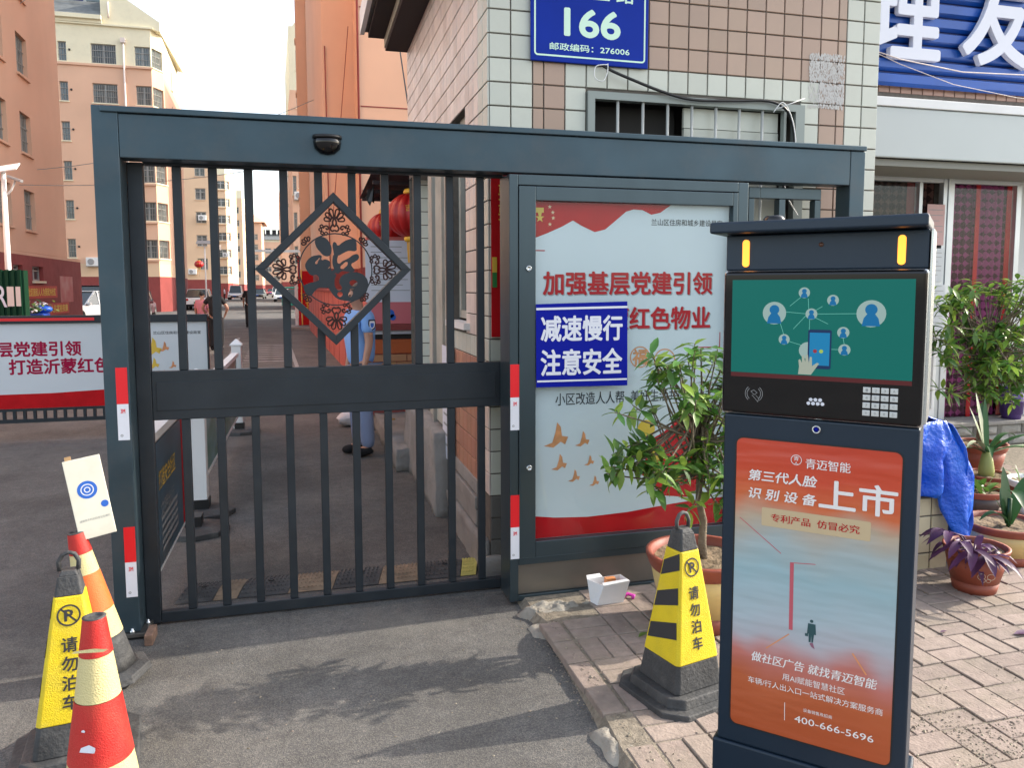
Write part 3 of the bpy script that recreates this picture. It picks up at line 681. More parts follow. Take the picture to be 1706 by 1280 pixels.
# ------------------------------------------------------------ notice board
nb=thing('notice_board','tall dark steel notice board with red and white poster behind glass','notice board',(.955,3.61,0))
def nbx(name,mt,*q,bev=.003): 
    b=MB(); b.box(*q); return b.build(name,mt,nb,bevel=bev)
M_NBF=mat('board frame paint',(.06,.085,.10),.3,.6,var=.1,scale=4,stretch=(1,1,.2))
for q in [(.955,.999,3.61,3.80,.02,2.142),(2.19,2.248,3.61,3.80,.02,2.142),(1.0,2.189,3.61,3.80,2.092,2.142)]: nbx('outer_frame',M_NBF,*q)
for q in [(1.002,1.087,3.606,3.66,.245,2.088),(2.158,2.187,3.606,3.66,.245,2.088),(1.0875,2.1575,3.606,3.66,2.02,2.088),(1.0875,2.1575,3.606,3.66,.245,.325)]: nbx('door_frame',M_NBF,*q)
nbx('base_panel',M_STEEL,1.0,2.189,3.63,3.8,.05,.205); nbx('base_rail',M_NBF,1.0,2.189,3.615,3.8,.206,.243); nbx('base_rail',M_NBF,1.0,2.189,3.615,3.8,.02,.049); nbx('back_panel',M_BAR,1.0,2.189,3.67,3.79,.245,2.09,bev=0)
po=nbx('poster',M_WHITEP,1.088,2.157,3.645,3.65,.326,2.02,bev=0)
O=(0,3.645,0); X_=(1,0,0); Z_=(0,0,1)
top=[(1.088,1.84),(1.156,1.866),(1.233,1.90),(1.29,1.931),(1.335,1.906),(1.406,1.876),(1.462,1.890),(1.518,1.935),(1.574,1.981),(1.614,1.993),(1.663,1.991),(1.713,1.969),(1.763,1.980),(1.82,2.019)]
strips=[[top[i],top[i+1],(top[i+1][0],2.0195),(top[i][0],2.0195)] for i in range(len(top)-1)]
flat(strips,M_RED,po,O,X_,Z_,.001,'red_wave')
bot=[(1.088,.444),(1.2,.428),(1.377,.418),(1.6,.426),(1.844,.45),(2.0,.462),(2.156,.465)]
flat([[(bot[i][0],.327),(bot[i+1][0],.327),bot[i+1],bot[i]] for i in range(len(bot)-1)],M_RED,po,O,X_,Z_,.001,'red_wave')
flat([[(1.098,1.966),(1.138,1.966),(1.138,1.99),(1.098,1.99)],[(1.112,1.95),(1.124,1.95),(1.128,1.966),(1.108,1.966)]],M_GOLD,po,O,X_,Z_,.002,'medal'); flat([star(1.118,1.94,.024)],M_GOLD,po,O,X_,Z_,.0026,'medal_star')
for x,z in [(1.169,1.995),(1.185,1.968),(1.187,1.941),(1.17,1.91)]: flat([star(x,z,.011)],mat('pale gold',(.7,.5,.3),.5) if x==1.169 else bpy.data.materials['pale gold'],po,O,X_,Z_,.002,'star')
def T(s,mt,par,x0,x1,z0,z1,y,bold=0,**k): return text(s,mt,par,((x0+x1)/2,y,(z0+z1)/2),x1-x0,z1-z0,bold=bold,**k)
T('兰山区住房和城乡建设局宣',M_INK,po,1.714,2.118,1.915,1.948,3.645,.012)
T('加强基层党建引领',M_GREY,po,1.142,2.070,1.558,1.672,3.645,.03,thick=.0006); T('加强基层党建引领',M_REDT,po,1.137,2.065,1.563,1.677,3.645,.028,thick=.0014)
T('打造沂蒙红色物业',M_GREY,po,1.142,2.062,1.378,1.492,3.645,.03,thick=.0006); T('打造沂蒙红色物业',M_REDT,po,1.137,2.056,1.383,1.497,3.645,.028,thick=.0014)
flat(stroke([(1.093,1.713),(1.093,1.781)],.005)+stroke([(1.091,1.781),(1.145,1.781)],.005)+stroke([(2.118,1.362),(2.118,1.281)],.005)+stroke([(2.12,1.283),(1.985,1.283)],.005),M_REDT,po,O,X_,Z_,.001,'bracket_mark')
T('小区改造人人帮  美好生活共同享',M_INK,po,1.202,1.984,1.005,1.068,3.645,.01)
def bird(cx,cz,s): 
    return [(cx+s*u,cz+s*v) for u,v in [(-.5,-.42),(-.15,-.3),(-.02,.1),(.05,.5),(.2,.3),(.25,-.05),(.5,-.1),(.38,-.4),(.2,-.28),(-.1,-.5)]]
for x,z,s in [(1.205,.856,.13),(1.346,.829,.08),(1.222,.715,.085),(1.385,.715,.055),(1.303,.64,.065),(1.413,.606,.055)]: flat([bird(x,z,s)],M_ORG,po,O,X_,Z_,.001,'printed_bird')
# ornamental printed lucky characters and red vase shape behind the tree
flat(ringpoly(1.66,1.24,.05,.056)+ringpoly(1.80,1.22,.055,.061),M_ORG,po,O,X_,Z_,.001,'printed_ring'); T('福',M_ORG,po,1.62,1.70,1.2,1.28,3.645,.03)
flat([[(1.68,.62),(1.80,.50),(1.95,.48),(2.05,.56),(2.08,.8),(2.02,.98),(1.94,.99),(1.88,.9),(1.80,.84),(1.72,.80)]],M_RED,po,O,X_,Z_,.001,'printed_vase')
flat([circ(1.70,.86,.05),circ(1.76,.72,.03),circ(1.88,.62,.035)],M_GOLD,po,O,X_,Z_,.002,'printed_flower')
for x,z in [(1.05,1.692),(1.052,.705)]:
    b=MB(); Mx=Matrix.Translation((x,3.606,z))@Matrix.Rotation(R(90),4,'X'); b.lathe([(.014,0),(.014,.008),(.009,.010),(.009,.006),(0,.006)],16,M=Mx); b.build('lock',M_STEELB,nb)
tape(nb,.98,3.609,1.224,.045); tape(nb,.98,3.609,.57,.045)
# blue slow sign fixed in front
bs=thing('slow_sign','blue board reading slow down and stay safe fixed on the poster','sign',(1.33,3.6,1.1))
b=MB(); b.add([(1.088,3.601,1.107),(1.573,3.601,1.101),(1.568,3.601,1.529),(1.086,3.601,1.518),(1.088,3.604,1.107),(1.573,3.604,1.101),(1.568,3.604,1.529),(1.086,3.604,1.518)],[(0,1,2,3),(7,6,5,4),(0,4,5,1),(1,5,6,2),(2,6,7,3),(3,7,4,0)]); b.build('board',M_BLUES,bs)
T('减速慢行',M_WTXT,bs,1.113,1.54,1.335,1.458,3.601,.03); T('注意安全',M_WTXT,bs,1.113,1.54,1.165,1.292,3.601,.03)
flat(stroke([(1.087,1.494),(1.568,1.501)],.011)+stroke([(1.092,1.137),(1.57,1.134)],.009),M_WTXT,bs,(0,3.601,0),X_,Z_,.001,'border_line')
# glass door
gm=bpy.data.materials.new('clear glass'); gm.use_nodes=True; n_=gm.node_tree.nodes; l_=gm.node_tree.links; n_.clear()
ou=n_.new('ShaderNodeOutputMaterial'); tr=n_.new('ShaderNodeBsdfTransparent'); gs=n_.new('ShaderNodeBsdfGlossy'); gs.inputs['Roughness'].default_value=.03; mx=n_.new('ShaderNodeMixShader'); mx.inputs[0].default_value=.02
l_.new(tr.outputs[0],mx.inputs[1]); l_.new(gs.outputs[0],mx.inputs[2]); l_.new(mx.outputs[0],ou.inputs[0]); tr.inputs[0].default_value=(.92,.96,.97,1)
b=MB(); b.box(1.0878,2.1572,3.625,3.629,.3262,2.0198); b.build('glass_door',gm,nb)
# small side frame between the board and the right post
sf=thing('side_gate','narrow two bay steel frame between the notice board and right post','side gate',(2.6,3.8,0))
for q in [(2.37,2.44,3.80,3.85,2.09,2.15),(2.44,2.83,3.80,3.85,2.09,2.15),(2.37,2.405,3.80,3.85,.02,2.089),(2.56,2.60,3.80,3.85,.02,2.089),(2.79,2.83,3.80,3.85,.02,2.089),(2.406,2.559,3.80,3.85,.02,.08),(2.601,2.789,3.80,3.85,.02,.08)]:
    b=MB(); b.box(*q); b.build('bar' if q[4]<.1 else 'top_rail',M_NBF,sf,bevel=.003)
b=MB(); b.box(2.25,2.36,3.86,3.9,.1,2.12); b.build('filler_panel',M_STEEL,sf)

# ------------------------------------------------------------ kiosk
KA=Vector((1.12,1.894,0)); ku=Vector((.698,-.716,0)).normalized(); kang=math.atan2(ku.y,ku.x)
ks=thing('access_kiosk','navy face recognition kiosk with screen keypad and orange advertising panel','kiosk',tuple(KA),kang)
# local: x along face, y into the body (away from camera), z up
def kb(name,mt,*q,bev=.003,par=None):
    b=MB(); b.box(*q); return b.build(name,mt,par or ks,world=False,bevel=bev,seg=3)
kb('base',M_KBODY,-.012,.496,-.006,.19,0,.300,bev=.006); kb('column',M_KBODY,0,.484,0,.18,.3005,1.250,bev=.006)
kb('head',M_KBODY,-.004,.486,0,.17,1.645,1.74,bev=.004)
b=MB(); b.box(-.032,.486,-.07,.20,1.742,1.772); o=b.build('canopy',M_KBODY,ks,world=False,bevel=.006,seg=3)
kb('canopy_side',M_STEELB,.489,.495,.0,.16,1.26,1.74,bev=.001)
hm=kb('head_module',M_KGLASS,-.004,.487,-.016,.165,1.255,1.642,bev=.010)
b=MB(); b.box(-.0065,.4895,-.012,.12,1.2525,1.6445); b.build('module_trim',M_STEELB,ks,world=False,bevel=.010,seg=3)
def kflat(polys,mt,t=.0005,name='print_shape',y=0,par=None): return flat(polys,mt,par or ks,(0,y,0),(1,0,0),(0,0,1),t,name,world=False)
def ktext(s,mt,x0,x1,z0,z1,bold=0,y=0,par=None,**k): return text(s,mt,par or ks,((x0+x1)/2,y,(z0+z1)/2),x1-x0,z1-z0,bold=bold,world=False,**k)
def emis(name,c,s): return mat(name,tuple(x*.1 for x in c),.4,emit=(c,s),spec=.2)
YS=-.016
EM=.30
scr=kflat([[(.020,1.369),(.462,1.369),(.461,1.619),(.019,1.619)]],emis('screen teal',(.002,.125,.105),EM*1.1),.0004,'screen',YS)
kflat([[(.020,1.357),(.462,1.357),(.462,1.3685),(.020,1.3685)]],emis('screen strip',(.09,.018,.02),EM),.0004,'screen_strip',YS)
E_W=emis('screen grey',(.30,.42,.40),EM); E_B=emis('screen blue',(.005,.14,.34),EM); E_LN=emis('screen line',(.15,.48,.40),EM); E_NV=emis('screen navy',(.01,.03,.10),EM); E_SK=emis('screen hand',(.36,.40,.33),EM)
def icon(cx,cz,r,i):
    t=.0008+.0001*i
    kflat([circ(cx,cz,r,24)],E_W,t,'icon',YS,scr); kflat([circ(cx,cz+r*.30,r*.42,18)],E_B,t+.0003,'icon',YS,scr)
    kflat([[(cx-r*.62,cz-r*.92),(cx-r*.5,cz-r*.35),(cx-r*.25,cz-r*.0),(cx+r*.25,cz-r*.0),(cx+r*.5,cz-r*.35),(cx+r*.62,cz-r*.92)]],E_B,t+.0006,'icon',YS,scr)
lines=[((.155,1.535),(.215,1.53)),((.225,1.53),(.345,1.533)),((.21,1.525),(.18,1.49)),((.22,1.525),(.22,1.44)),((.235,1.52),(.265,1.505)),((.17,1.55),(.21,1.585)),((.16,1.46),(.205,1.447)),((.145,1.51),(.158,1.47)),((.30,1.48),(.306,1.45)),((.275,1.44),(.30,1.44)),((.215,1.57),(.217,1.54)),((.235,1.54),(.25,1.55))]
kflat(sum([stroke([a,b_],.0012) for a,b_ in lines],[]),E_LN,.0007,'icon_line',YS,scr)
for i,(x,z,r) in enumerate([(.131,1.531,.030),(.365,1.533,.034),(.224,1.530,.0145),(.205,1.585,.014),(.275,1.566,.014),(.158,1.462,.014),(.302,1.484,.0145),(.306,1.440,.0145)]): icon(x,z,r,i)
kflat([circ(.218,1.435,.022,20)],E_W,.0026,'icon',YS,scr)
kflat([rrect(.218,.275,1.388,1.490,.005)],E_NV,.003,'printed_phone',YS,scr); kflat([[(.222,1.397),(.271,1.397),(.271,1.482),(.222,1.482)]],emis('phone blue',(.01,.20,.42),EM),.0034,'printed_phone',YS,scr)
kflat([circ(.236,1.434,.005,12)],emis('dot red',(.3,.03,.05),EM),.0038,'printed_dot',YS,scr); kflat([circ(.251,1.434,.005,12)],emis('dot green',(.35,.5,.1),EM),.0038,'printed_dot',YS,scr)
kflat([[(.196,1.372),(.228,1.372),(.238,1.388),(.247,1.402),(.242,1.404),(.230,1.395),(.229,1.418),(.224,1.419),(.222,1.402),(.219,1.424),(.214,1.424),(.213,1.404),(.209,1.422),(.204,1.420),(.205,1.402),(.200,1.412),(.196,1.409),(.198,1.392)]],E_SK,.0042,'printed_hand',YS,scr)
# reader marks, dots, keypad
def arc(cx,cz,r,a0,a1): return [(cx+r*math.cos(R(a0+(a1-a0)*i/8)),cz+r*math.sin(R(a0+(a1-a0)*i/8))) for i in range(9)]
wv=[]
for r in (.018,.023): 
    wv+=stroke(arc(.083,1.312,r,-50,50),.0012)+stroke(arc(.083,1.312,r,130,230),.0012)
wv+=stroke([(.075,1.318),(.083,1.322),(.092,1.315),(.084,1.309),(.075,1.318)],.001)+stroke([(.078,1.308),(.086,1.300),(.094,1.290)],.001)+stroke([(.088,1.308),(.096,1.300),(.094,1.290)],.001)
kflat(wv,M_GREY,.0006,'card_reader_mark',YS)
for i in range(7):
    x,z=(.229+.0115*i,1.3065) if i<3 else (.2235+.0115*(i-3),1.2965)
    kflat([circ(x,z,.0048,12)],M_WTXT,.0008,'speaker_dot',YS)
M_KEY=mat('steel key',(.62,.64,.64),.35,.5)
for r_ in range(4):
    for c_ in range(4):
        b=MB(); b.box(.353+.0207*c_,.353+.0207*c_+.0175,YS-.003,YS,1.3335-.0195*r_,1.348-.0195*r_); k=b.build('key',M_KEY,ks,world=False,bevel=.001)
        ch='123A456B789C*0#D'[r_*4+c_]; ktext(ch,M_GREY,.353+.0207*c_+.006,.353+.0207*c_+.0115,1.3370-.0195*r_,1.3445-.0195*r_,y=YS-.003,par=k,name='key_mark',thick=.0004,res=1)
# lights
M_AMB=mat('amber lamp',(.8,.3,.05),.3,emit=((1,.30,.02),.75))
for x in (.0495,.4265):
    b=MB(); pts=rrect(x-.009,x+.009,1.654,1.727,.0088); b.prism(pts,-.004,.0,0); b.build('light_strip',M_AMB,ks,world=False)
b=MB(); b.lathe([(.006,0),(.006,.003),(0,.003)],14,M=Matrix.Translation((.240,0,1.709))@Matrix.Rotation(R(90),4,'X')); b.build('lens',mat('brown lens',(.09,.035,.02),.2),ks,world=False)
b=MB(); b.lathe([(.011,0),(.011,.005),(.0075,.006),(.0075,.004),(0,.004)],18,M=Matrix.Translation((.243,0,1.226))@Matrix.Rotation(R(90),4,'X')); kl=b.build('keyhole',M_STEELB,ks,world=False)
b=MB(); b.lathe([(.0074,.0045),(0,.0047)],14,M=Matrix.Translation((.243,0,1.226))@Matrix.Rotation(R(90),4,'X')); b.build('key_slot',M_BLUES,kl,world=False)
# poster
def poster_mat():
    mt=bpy.data.materials.new('kiosk poster'); mt.use_nodes=True; n=mt.node_tree.nodes; l=mt.node_tree.links; b=n['Principled BSDF']; b.inputs['Roughness'].default_value=.35
    tc=n.new('ShaderNodeTexCoord'); sp=n.new('ShaderNodeSeparateXYZ'); l.new(tc.outputs['Object'],sp.inputs[0])
    nz=n.new('ShaderNodeTexNoise'); nz.inputs['Scale'].default_value=5; nz.inputs['Detail'].default_value=2; l.new(tc.outputs['Object'],nz.inputs['Vector'])
    # z + noise
    ma=n.new('ShaderNodeMath'); ma.operation='MULTIPLY_ADD'; l.new(nz.outputs[0],ma.inputs[0]); ma.inputs[1].default_value=.16; l.new(sp.outputs[2],ma.inputs[2])
    mr=n.new('ShaderNodeMapRange'); mr.inputs[1].default_value=.355+.08; mr.inputs[2].default_value=1.187+.08; l.new(ma.outputs[0],mr.inputs[0])
    cr=n.new('ShaderNodeValToRGB'); E=cr.color_ramp.elements; E[0].position=0; E[0].color=(.40,.07,.015,1); E[1].position=1; E[1].color=(.55,.05,.02,1)
    for p,c in [(.19,(.46,.10,.03)),(.27,(.50,.16,.13)),(.34,(.42,.42,.46)),(.42,(.38,.46,.50)),(.55,(.30,.44,.48)),(.64,(.36,.42,.42)),(.73,(.46,.36,.26)),(.8,(.60,.13,.04)),(.9,(.58,.06,.02))]:
        e=E.new(p); e.color=(*c,1)
    l.new(mr.outputs[0],cr.inputs[0]); l.new(cr.outputs[0],b.inputs['Base Color'])
    # slack film wrinkles
    wv=n.new('ShaderNodeTexNoise'); wv.inputs['Scale'].default_value=3.2; mp=n.new('ShaderNodeMapping'); mp.inputs['Scale'].default_value=(1,1,5); mp.inputs['Rotation'].default_value=(0,R(14),0); l.new(tc.outputs['Object'],mp.inputs[0]); l.new(mp.outputs[0],wv.inputs['Vector'])
    bp=n.new('ShaderNodeBump'); bp.inputs['Strength'].default_value=.5; bp.inputs['Distance'].default_value=.02; l.new(wv.outputs[0],bp.inputs['Height']); l.new(bp.outputs[0],b.inputs['Normal'])
    b.inputs['Coat Weight'].default_value=.5; b.inputs['Coat Roughness'].default_value=.15
    return mt
ps=kflat([rrect(.036,.449,.358,1.186,.02)],poster_mat(),.0006,'poster')
kflat(frame_poly(.033,.452,.355,1.189,.022,.004),M_BLACK,.0012,'poster_edge')
M_PW=mat('poster white lettering',(.80,.76,.74),.5)
kflat(ringpoly(.195,1.139,.0125,.0140),M_PW,.0014,'logo',par=ps); ktext('青',M_PW,.189,.201,1.137,1.149,.01,par=ps,y=-.0006); ktext('人',M_PW,.189,.201,1.126,1.134,.01,par=ps,y=-.0006)
def PT(s,x0,x1,z0,z1,bold=.0,**k): ktext(s,k.pop('mt',M_PW),x0,x1,z0,z1,bold,par=ps,y=-.0006,**k)
PT('青迈智能',.219,.329,1.119,1.146,.012)
PT('第三代人脸',.071,.249,1.070,1.100,.022,shear=.15); PT('识 别 设 备',.073,.249,1.020,1.050,.022,shear=.15); PT('上市',.256,.440,1.017,1.095,.02)
kflat([rrect(.109,.382,.947,.998,.004)],mat('badge cream',(.55,.42,.25),.5),.0012,'badge',par=ps); PT('专利产品  仿冒必究',.134,.356,.962,.984,.015,mt=M_REDT,thick=.0016)
kflat(stroke([(.192,.855),(.194,.668)],.010)+stroke([(.187,.855),(.252,.862)],.002)+stroke([(.05,.96),(.163,.876)],.002),mat('rose print',(.50,.09,.12),.5),.001,'printed_beam',par=ps)
kflat(stroke([(.13,.60),(.19,.655)],.003)+stroke([(.35,.64),(.385,.59)],.004),M_ORG,.001,'printed_beam',par=ps)
M_MAN=mat('dark figure print',(.02,.07,.08),.5)
kflat([circ(.247,.704,.0045,10),[(.238,.697),(.257,.697),(.259,.668),(.254,.668),(.252,.645),(.248,.645),(.247,.665),(.246,.645),(.241,.645),(.240,.668),(.236,.668)],[(.231,.668),(.239,.668),(.239,.660),(.231,.660)]],M_MAN,.0012,'printed_man',par=ps); kflat([[(.246,.644),(.252,.644),(.257,.628),(.249,.632),(.243,.640)]],mat('figure shadow print',(.25,.10,.16),.5),.001,'printed_shadow',par=ps)
PT('做社区广告 就找青迈智能',.092,.411,.556,.584,.018,shear=.15); PT('用AI赋能智慧社区',.176,.335,.521,.541,0); PT('车辆/行人出入口一站式解决方案服务商',.084,.427,.490,.509,0)
kflat(stroke([(.184,.458),(.185,.407)],.0015),M_PW,.001,'divider',par=ps); 
PT('设备销售及招商',.233,.306,.446,.456,0,res=1); PT('400-666-5696',.211,.408,.411,.430,.004)
# dome on top of the kiosk
kb_=MB(); kb_.lathe([(.028,0),(.030,.006),(.030,.022),(.024,.030),(0,.032)],20,c=(.085,.165,1.772)); tag(kb_.build('antenna_dome',M_KGLASS,ks,world=False))

# ------------------------------------------------------------ cones
def sqcone(name,label,x,y,rz,faces_text=True,seed=0,tilt=(0,0)):
    t=thing(name,label,'traffic cone',(x,y,.03 if x>1 else 0),rz,'yellow no parking cones')
    t.rotation_euler=(tilt[0],tilt[1],rz)
    def fr(w0,w1,z0,z1,mt,nm,ch=.2,bev=.004):
        b=MB(); V=[]
        for w_,z in ((w0,z0),(w1,z1)):
            c=w_*ch
            V+=[(-w_+c,-w_,z),(w_-c,-w_,z),(w_,-w_+c,z),(w_,w_-c,z),(w_-c,w_,z),(-w_+c,w_,z),(-w_,w_-c,z),(-w_,-w_+c,z)]
        b.add(V,[tuple(range(8))[::-1],tuple(range(8,16))]+[(i,(i+1)%8,(i+1)%8+8,i+8) for i in range(8)])
        return b.build(nm,mt,t,world=False,bevel=bev)
    hw=lambda z:.117-.082*(z-.06)/.57     # half width of body at z
    fr(.20,.195,0,.03,M_RUBBER,'base',.35); fr(.160,.150,.0285,.062,M_RUBBER,'base_step',.3)
    fr(hw(.0625),hw(.165),.0625,.165,M_RUBBER,'body',.12); 
    yb=fr(hw(.1655)+.002,hw(.575)+.002,.1655,.575,M_YEL,'yellow_sleeve',.12)
    fr(hw(.5755),hw(.64)-.002,.5755,.64,M_RUBBER,'top_block',.12); fr(hw(.6405)-.004,.022,.6405,.655,M_RUBBER,'top_block',.12)
    b=MB(); b.tube([( -.028,0,.652),(-.030,0,.682),(-.018,0,.706),(0,0,.713),(.018,0,.706),(.030,0,.682),(.028,0,.652)],.0075,8); b.build('handle',M_RUBBER,t,world=False)
    # printed faces: front (-Y) = lettering, left (-X) = black bars
    sl=.082/.57; uz=Vector((0,sl,1)).normalized()
    def facept(u,z,out=.0): return Vector((u,-(hw(z)+.002)-out,z))
    bars=[]
    for sgn in (1,):
        for k in range(3):
            z0=.215+.125*k; b=MB()
            P=[(-hw(z0)*.84,z0),(hw(z0)*.84,z0+.045),(hw(z0+.09)*.84,z0+.105),(-hw(z0+.06)*.84,z0+.06)]
            Mr=Matrix.Rotation(R(-90),4,'Z'); b.add([Mr@facept(u,z,.0012) for u,z in P],[(0,1,2,3)]); b.build('black_bar',M_INK,t,world=False)
    if faces_text:
        for i,ch in enumerate('请勿泊车'):
            z=.42-.062*i; text(ch,M_INK,t,facept(0,z,.0012),.046,.048,uz=uz,bold=.02,thick=.0006,world=False)
        z=.515; c=facept(0,z,.0012); flat(ringpoly(0,0,.030,.0355)+stroke([(-.022,.022),(.022,-.022)],.006),M_INK,t,c,(1,0,0),uz,.0008,'no_parking_mark',world=False); text('P',M_INK,t,c,.024,.036,uz=uz,bold=.03,thick=.0016,name='no_parking_mark',world=False)
    return t
sqcone('square_cone','yellow and black square cone standing beside the potted tree on bricks',1.37,2.60,R(14))
sqcone('square_cone','yellow and black square cone at bottom left beside the striped red cone',-.80,2.82,R(9),tilt=(0,R(.5)))
def rcone(label,x,y,H,bands,rb,rt,tilt=(0,0),openn=True,tz=0):
    t=thing('round_cone',label,'traffic cone',(x,y,0),tz,'round striped cones'); t.rotation_euler=(tilt[0],tilt[1],tz)
    b=MB(); n=8; V=[]
    b.lathe([(rb*1.55,0),(rb*1.5,.03),(rb*1.15,.045)],8,0,smooth=False); b.build('base',M_RUBBER,t,world=False,bevel=.004)
    r=lambda z:rb+(rt-rb)*((z-.045)/(H-.045))**.92
    b=MB(); b.lathe([(r(.046+i*(bands[0][0]-.046)/4),.046+i*(bands[0][0]-.046)/4) for i in range(5)],28); b.build('skirt',M_RUBBER,t,world=False)
    for k,(z0,z1,mt) in enumerate(bands):
        b=MB(); b.lathe([(r(z0+i*(z1-z0)/5)+.0012*(1+k%2),z0+i*(z1-z0)/5) for i in range(6)],32); b.f.pop(); b.m.pop(); b.sm.pop(); b.f.pop(); b.m.pop(); b.sm.pop(); b.build('band',mt,t,world=False)
    b=MB(); zt=bands[-1][1]; b.lathe([(r(zt)+.001,zt-.004),(r(zt)+.004,zt),(r(zt)-.006,zt+.003),(r(zt)-.010,zt-.01),(r(zt)-.010,zt-.12)],24); b.f.pop(); b.m.pop(); b.sm.pop(); b.build('rim',M_RUBBER,t,world=False)
    if label.startswith('red'):
        for (zz,aa,w_,h_) in ((.28,-100,.022,.012),(.275,-92,.01,.008),(.555,-95,.05,.006),(.33,-110,.006,.004)):
            ca,sa=math.cos(R(aa)),math.sin(R(aa)); rr=r(zz)+.003; flat([[(-w_,-h_*.6),(w_*.7,-h_),(w_,h_*.2),(w_*.2,h_),(-w_*.8,h_*.4)]],M_CCRM if zz>.5 else M_WTXT,t,(rr*ca,rr*sa,zz),(-sa,ca,0),(-ca*.15,-sa*.15,.99),.001,'scuff_mark',world=False)
    return t
rcone('red and cream banded round cone with torn top in the near left corner',-.622,2.42,.645,[(.14,.215,M_CCRM),(.216,.40,M_CRED),(.401,.53,M_CCRM),(.531,.64,M_CRED)],.114,.028)
oc=rcone('faded orange and cream cone carrying a white code card on top',-.815,3.36,.66,[(.19,.30,M_CCRM),(.301,.46,M_CORG),(.461,.545,M_CCRM),(.546,.63,M_CRED)],.105,.026,tilt=(0,R(-9)))
# code card above the orange cone
cdn=thing('code_card','white card with a blue emblem tilted on top of the orange cone','card',(-.83,3.36,.60))
cdn.rotation_euler=(R(-6),R(-9),R(12))
b=MB(); b.box(-.070,.064,-.004,.004,0,.325); b.build('card',mat('cream card',(.70,.67,.56),.6,var=.05,scale=9,dirt=.3,dirtcol=(.5,.45,.33),dscale=8),cdn,world=False,bevel=.002); b=MB(); b.box(-.06,-.038,.0045,.016,.02,.34); b.build('stick',mat('wooden stick',(.4,.25,.12),.8),cdn,world=False)
O=(0,-.004,0); BL=mat('card blue',(.02,.12,.50),.5)
flat([circ(-.005,.195,.036,24)],BL,cdn,O,X_,Z_,.0005,'emblem',world=False); flat(ringpoly(-.005,.195,.020,.024)+ringpoly(-.005,.195,.008,.012,16),M_WTXT,cdn,O,X_,Z_,.001,'emblem',world=False)
flat([circ(.045,.125,.014,16)],BL,cdn,O,X_,Z_,.0005,'emblem',world=False); 
text('请使用手机扫码登记后通行',M_GREY,cdn,(0,-.004,.075),.11,.010,world=False,res=1)
# ------------------------------------------------------------ plants
def leafmesh(L,W,mt,fold=.25,droop=.25,name='leaf'):
    b=MB(); pts=[(0,0.0),(.25,.75),(.5,1),(.78,.62),(1,0)]
    V=[]
    for t,wf in pts:
        z=-droop*L*t*t; V+=[(-W*wf/2,L*t,z+fold*W*wf/2),(0,L*t,z),(W*wf/2,L*t,z+fold*W*wf/2)]
    F=[]
    for i in range(len(pts)-1):
        a=i*3; F+=[(a,a+1,a+4,a+3),(a+1,a+2,a+5,a+4)]
    b.add(V,F,0,True); return b
def orient(p,d,roll=0,s=1):
    d=Vector(d).normalized(); x=d.cross(Vector((0,0,1)))
    if x.length<.1: x=Vector((1,0,0))
    x.normalize(); z=x.cross(d)
    M=Matrix((x,d,z)).transposed().to_4x4()@Matrix.Rotation(roll,4,'Y')@Matrix.Diagonal((s,s,s,1)); M.translation=Vector(p); return M
def leaves(parent,lst,L,W,limit=300,stuff_name='foliage'):
    """lst of (matrix in world, mat) ; nearest become single leaves"""
    protos={}
    lst.sort(key=lambda q:q[0].translation.y)
    off=parent.location; st={}
    for k,(M,mt) in enumerate(lst):
        if mt.name not in protos: pb_=leafmesh(L,W,mt); protos[mt.name]=(pb_,pb_.mesh('leaf',mt))
        if k<limit:
            o=link('leaf',protos[mt.name][1],parent); MM=Matrix.Translation(-off)@M; o.matrix_local=MM
        else: st.setdefault(mt.name,(mt,MB()))[1].add([M@Vector(v) for v in protos[mt.name][0].v],protos[mt.name][0].f,0,True)
    if st:
        a=MB(); ms=[]
        for mt,bb in st.values(): ms.append(mt); a.add(bb.v,bb.f,len(ms)-1,True)
        a.build(stuff_name,ms,parent,kind='stuff')
def pot(t,x,y,z,r,h,rimmt,bodymt,foot=None,soil=True,n=36):
    b=MB(); b.lathe([(r*.66,0),(r*.74,h*.25)],n,c=(x,y,z)); b.build('pot_foot',foot or rimmt,t)
    b=MB(); b.lathe([(r*.741,h*.25+.0005),(r*.86,h*.55),(r*.93,h*.80)],n,c=(x,y,z)); b.build('pot_body',bodymt,t)
    b=MB(); b.lathe([(r*.935,h*.80),(r*.97,h*.84),(r*1.03,h*.97),(r*1.03,h),(r*.93,h),(r*.90,h*.86)],n,c=(x,y,z)); b.f=b.f[:-2]; b.m=b.m[:-2]; b.sm=b.sm[:-2]; b.build('pot_rim',rimmt,t)
    if soil:
        b=MB(); rg=random.Random(int(x*100)); V=[(x,y,z+h*.9)]; F=[]
        for k in range(1,6):
            for j in range(20):
                a=2*math.pi*j/20; V.append((x+r*.92*k/5*math.cos(a),y+r*.92*k/5*math.sin(a),z+h*.88+rg.uniform(-.008,.014)))
        for j in range(20): F.append((0,1+j,1+(j+1)%20))
        for k in range(4):
            for j in range(20): F.append((1+k*20+j,1+k*20+(j+1)%20,1+(k+1)*20+(j+1)%20,1+(k+1)*20+j))
        b.add(V,F,0,True); b.build('soil',M_SOIL,t)
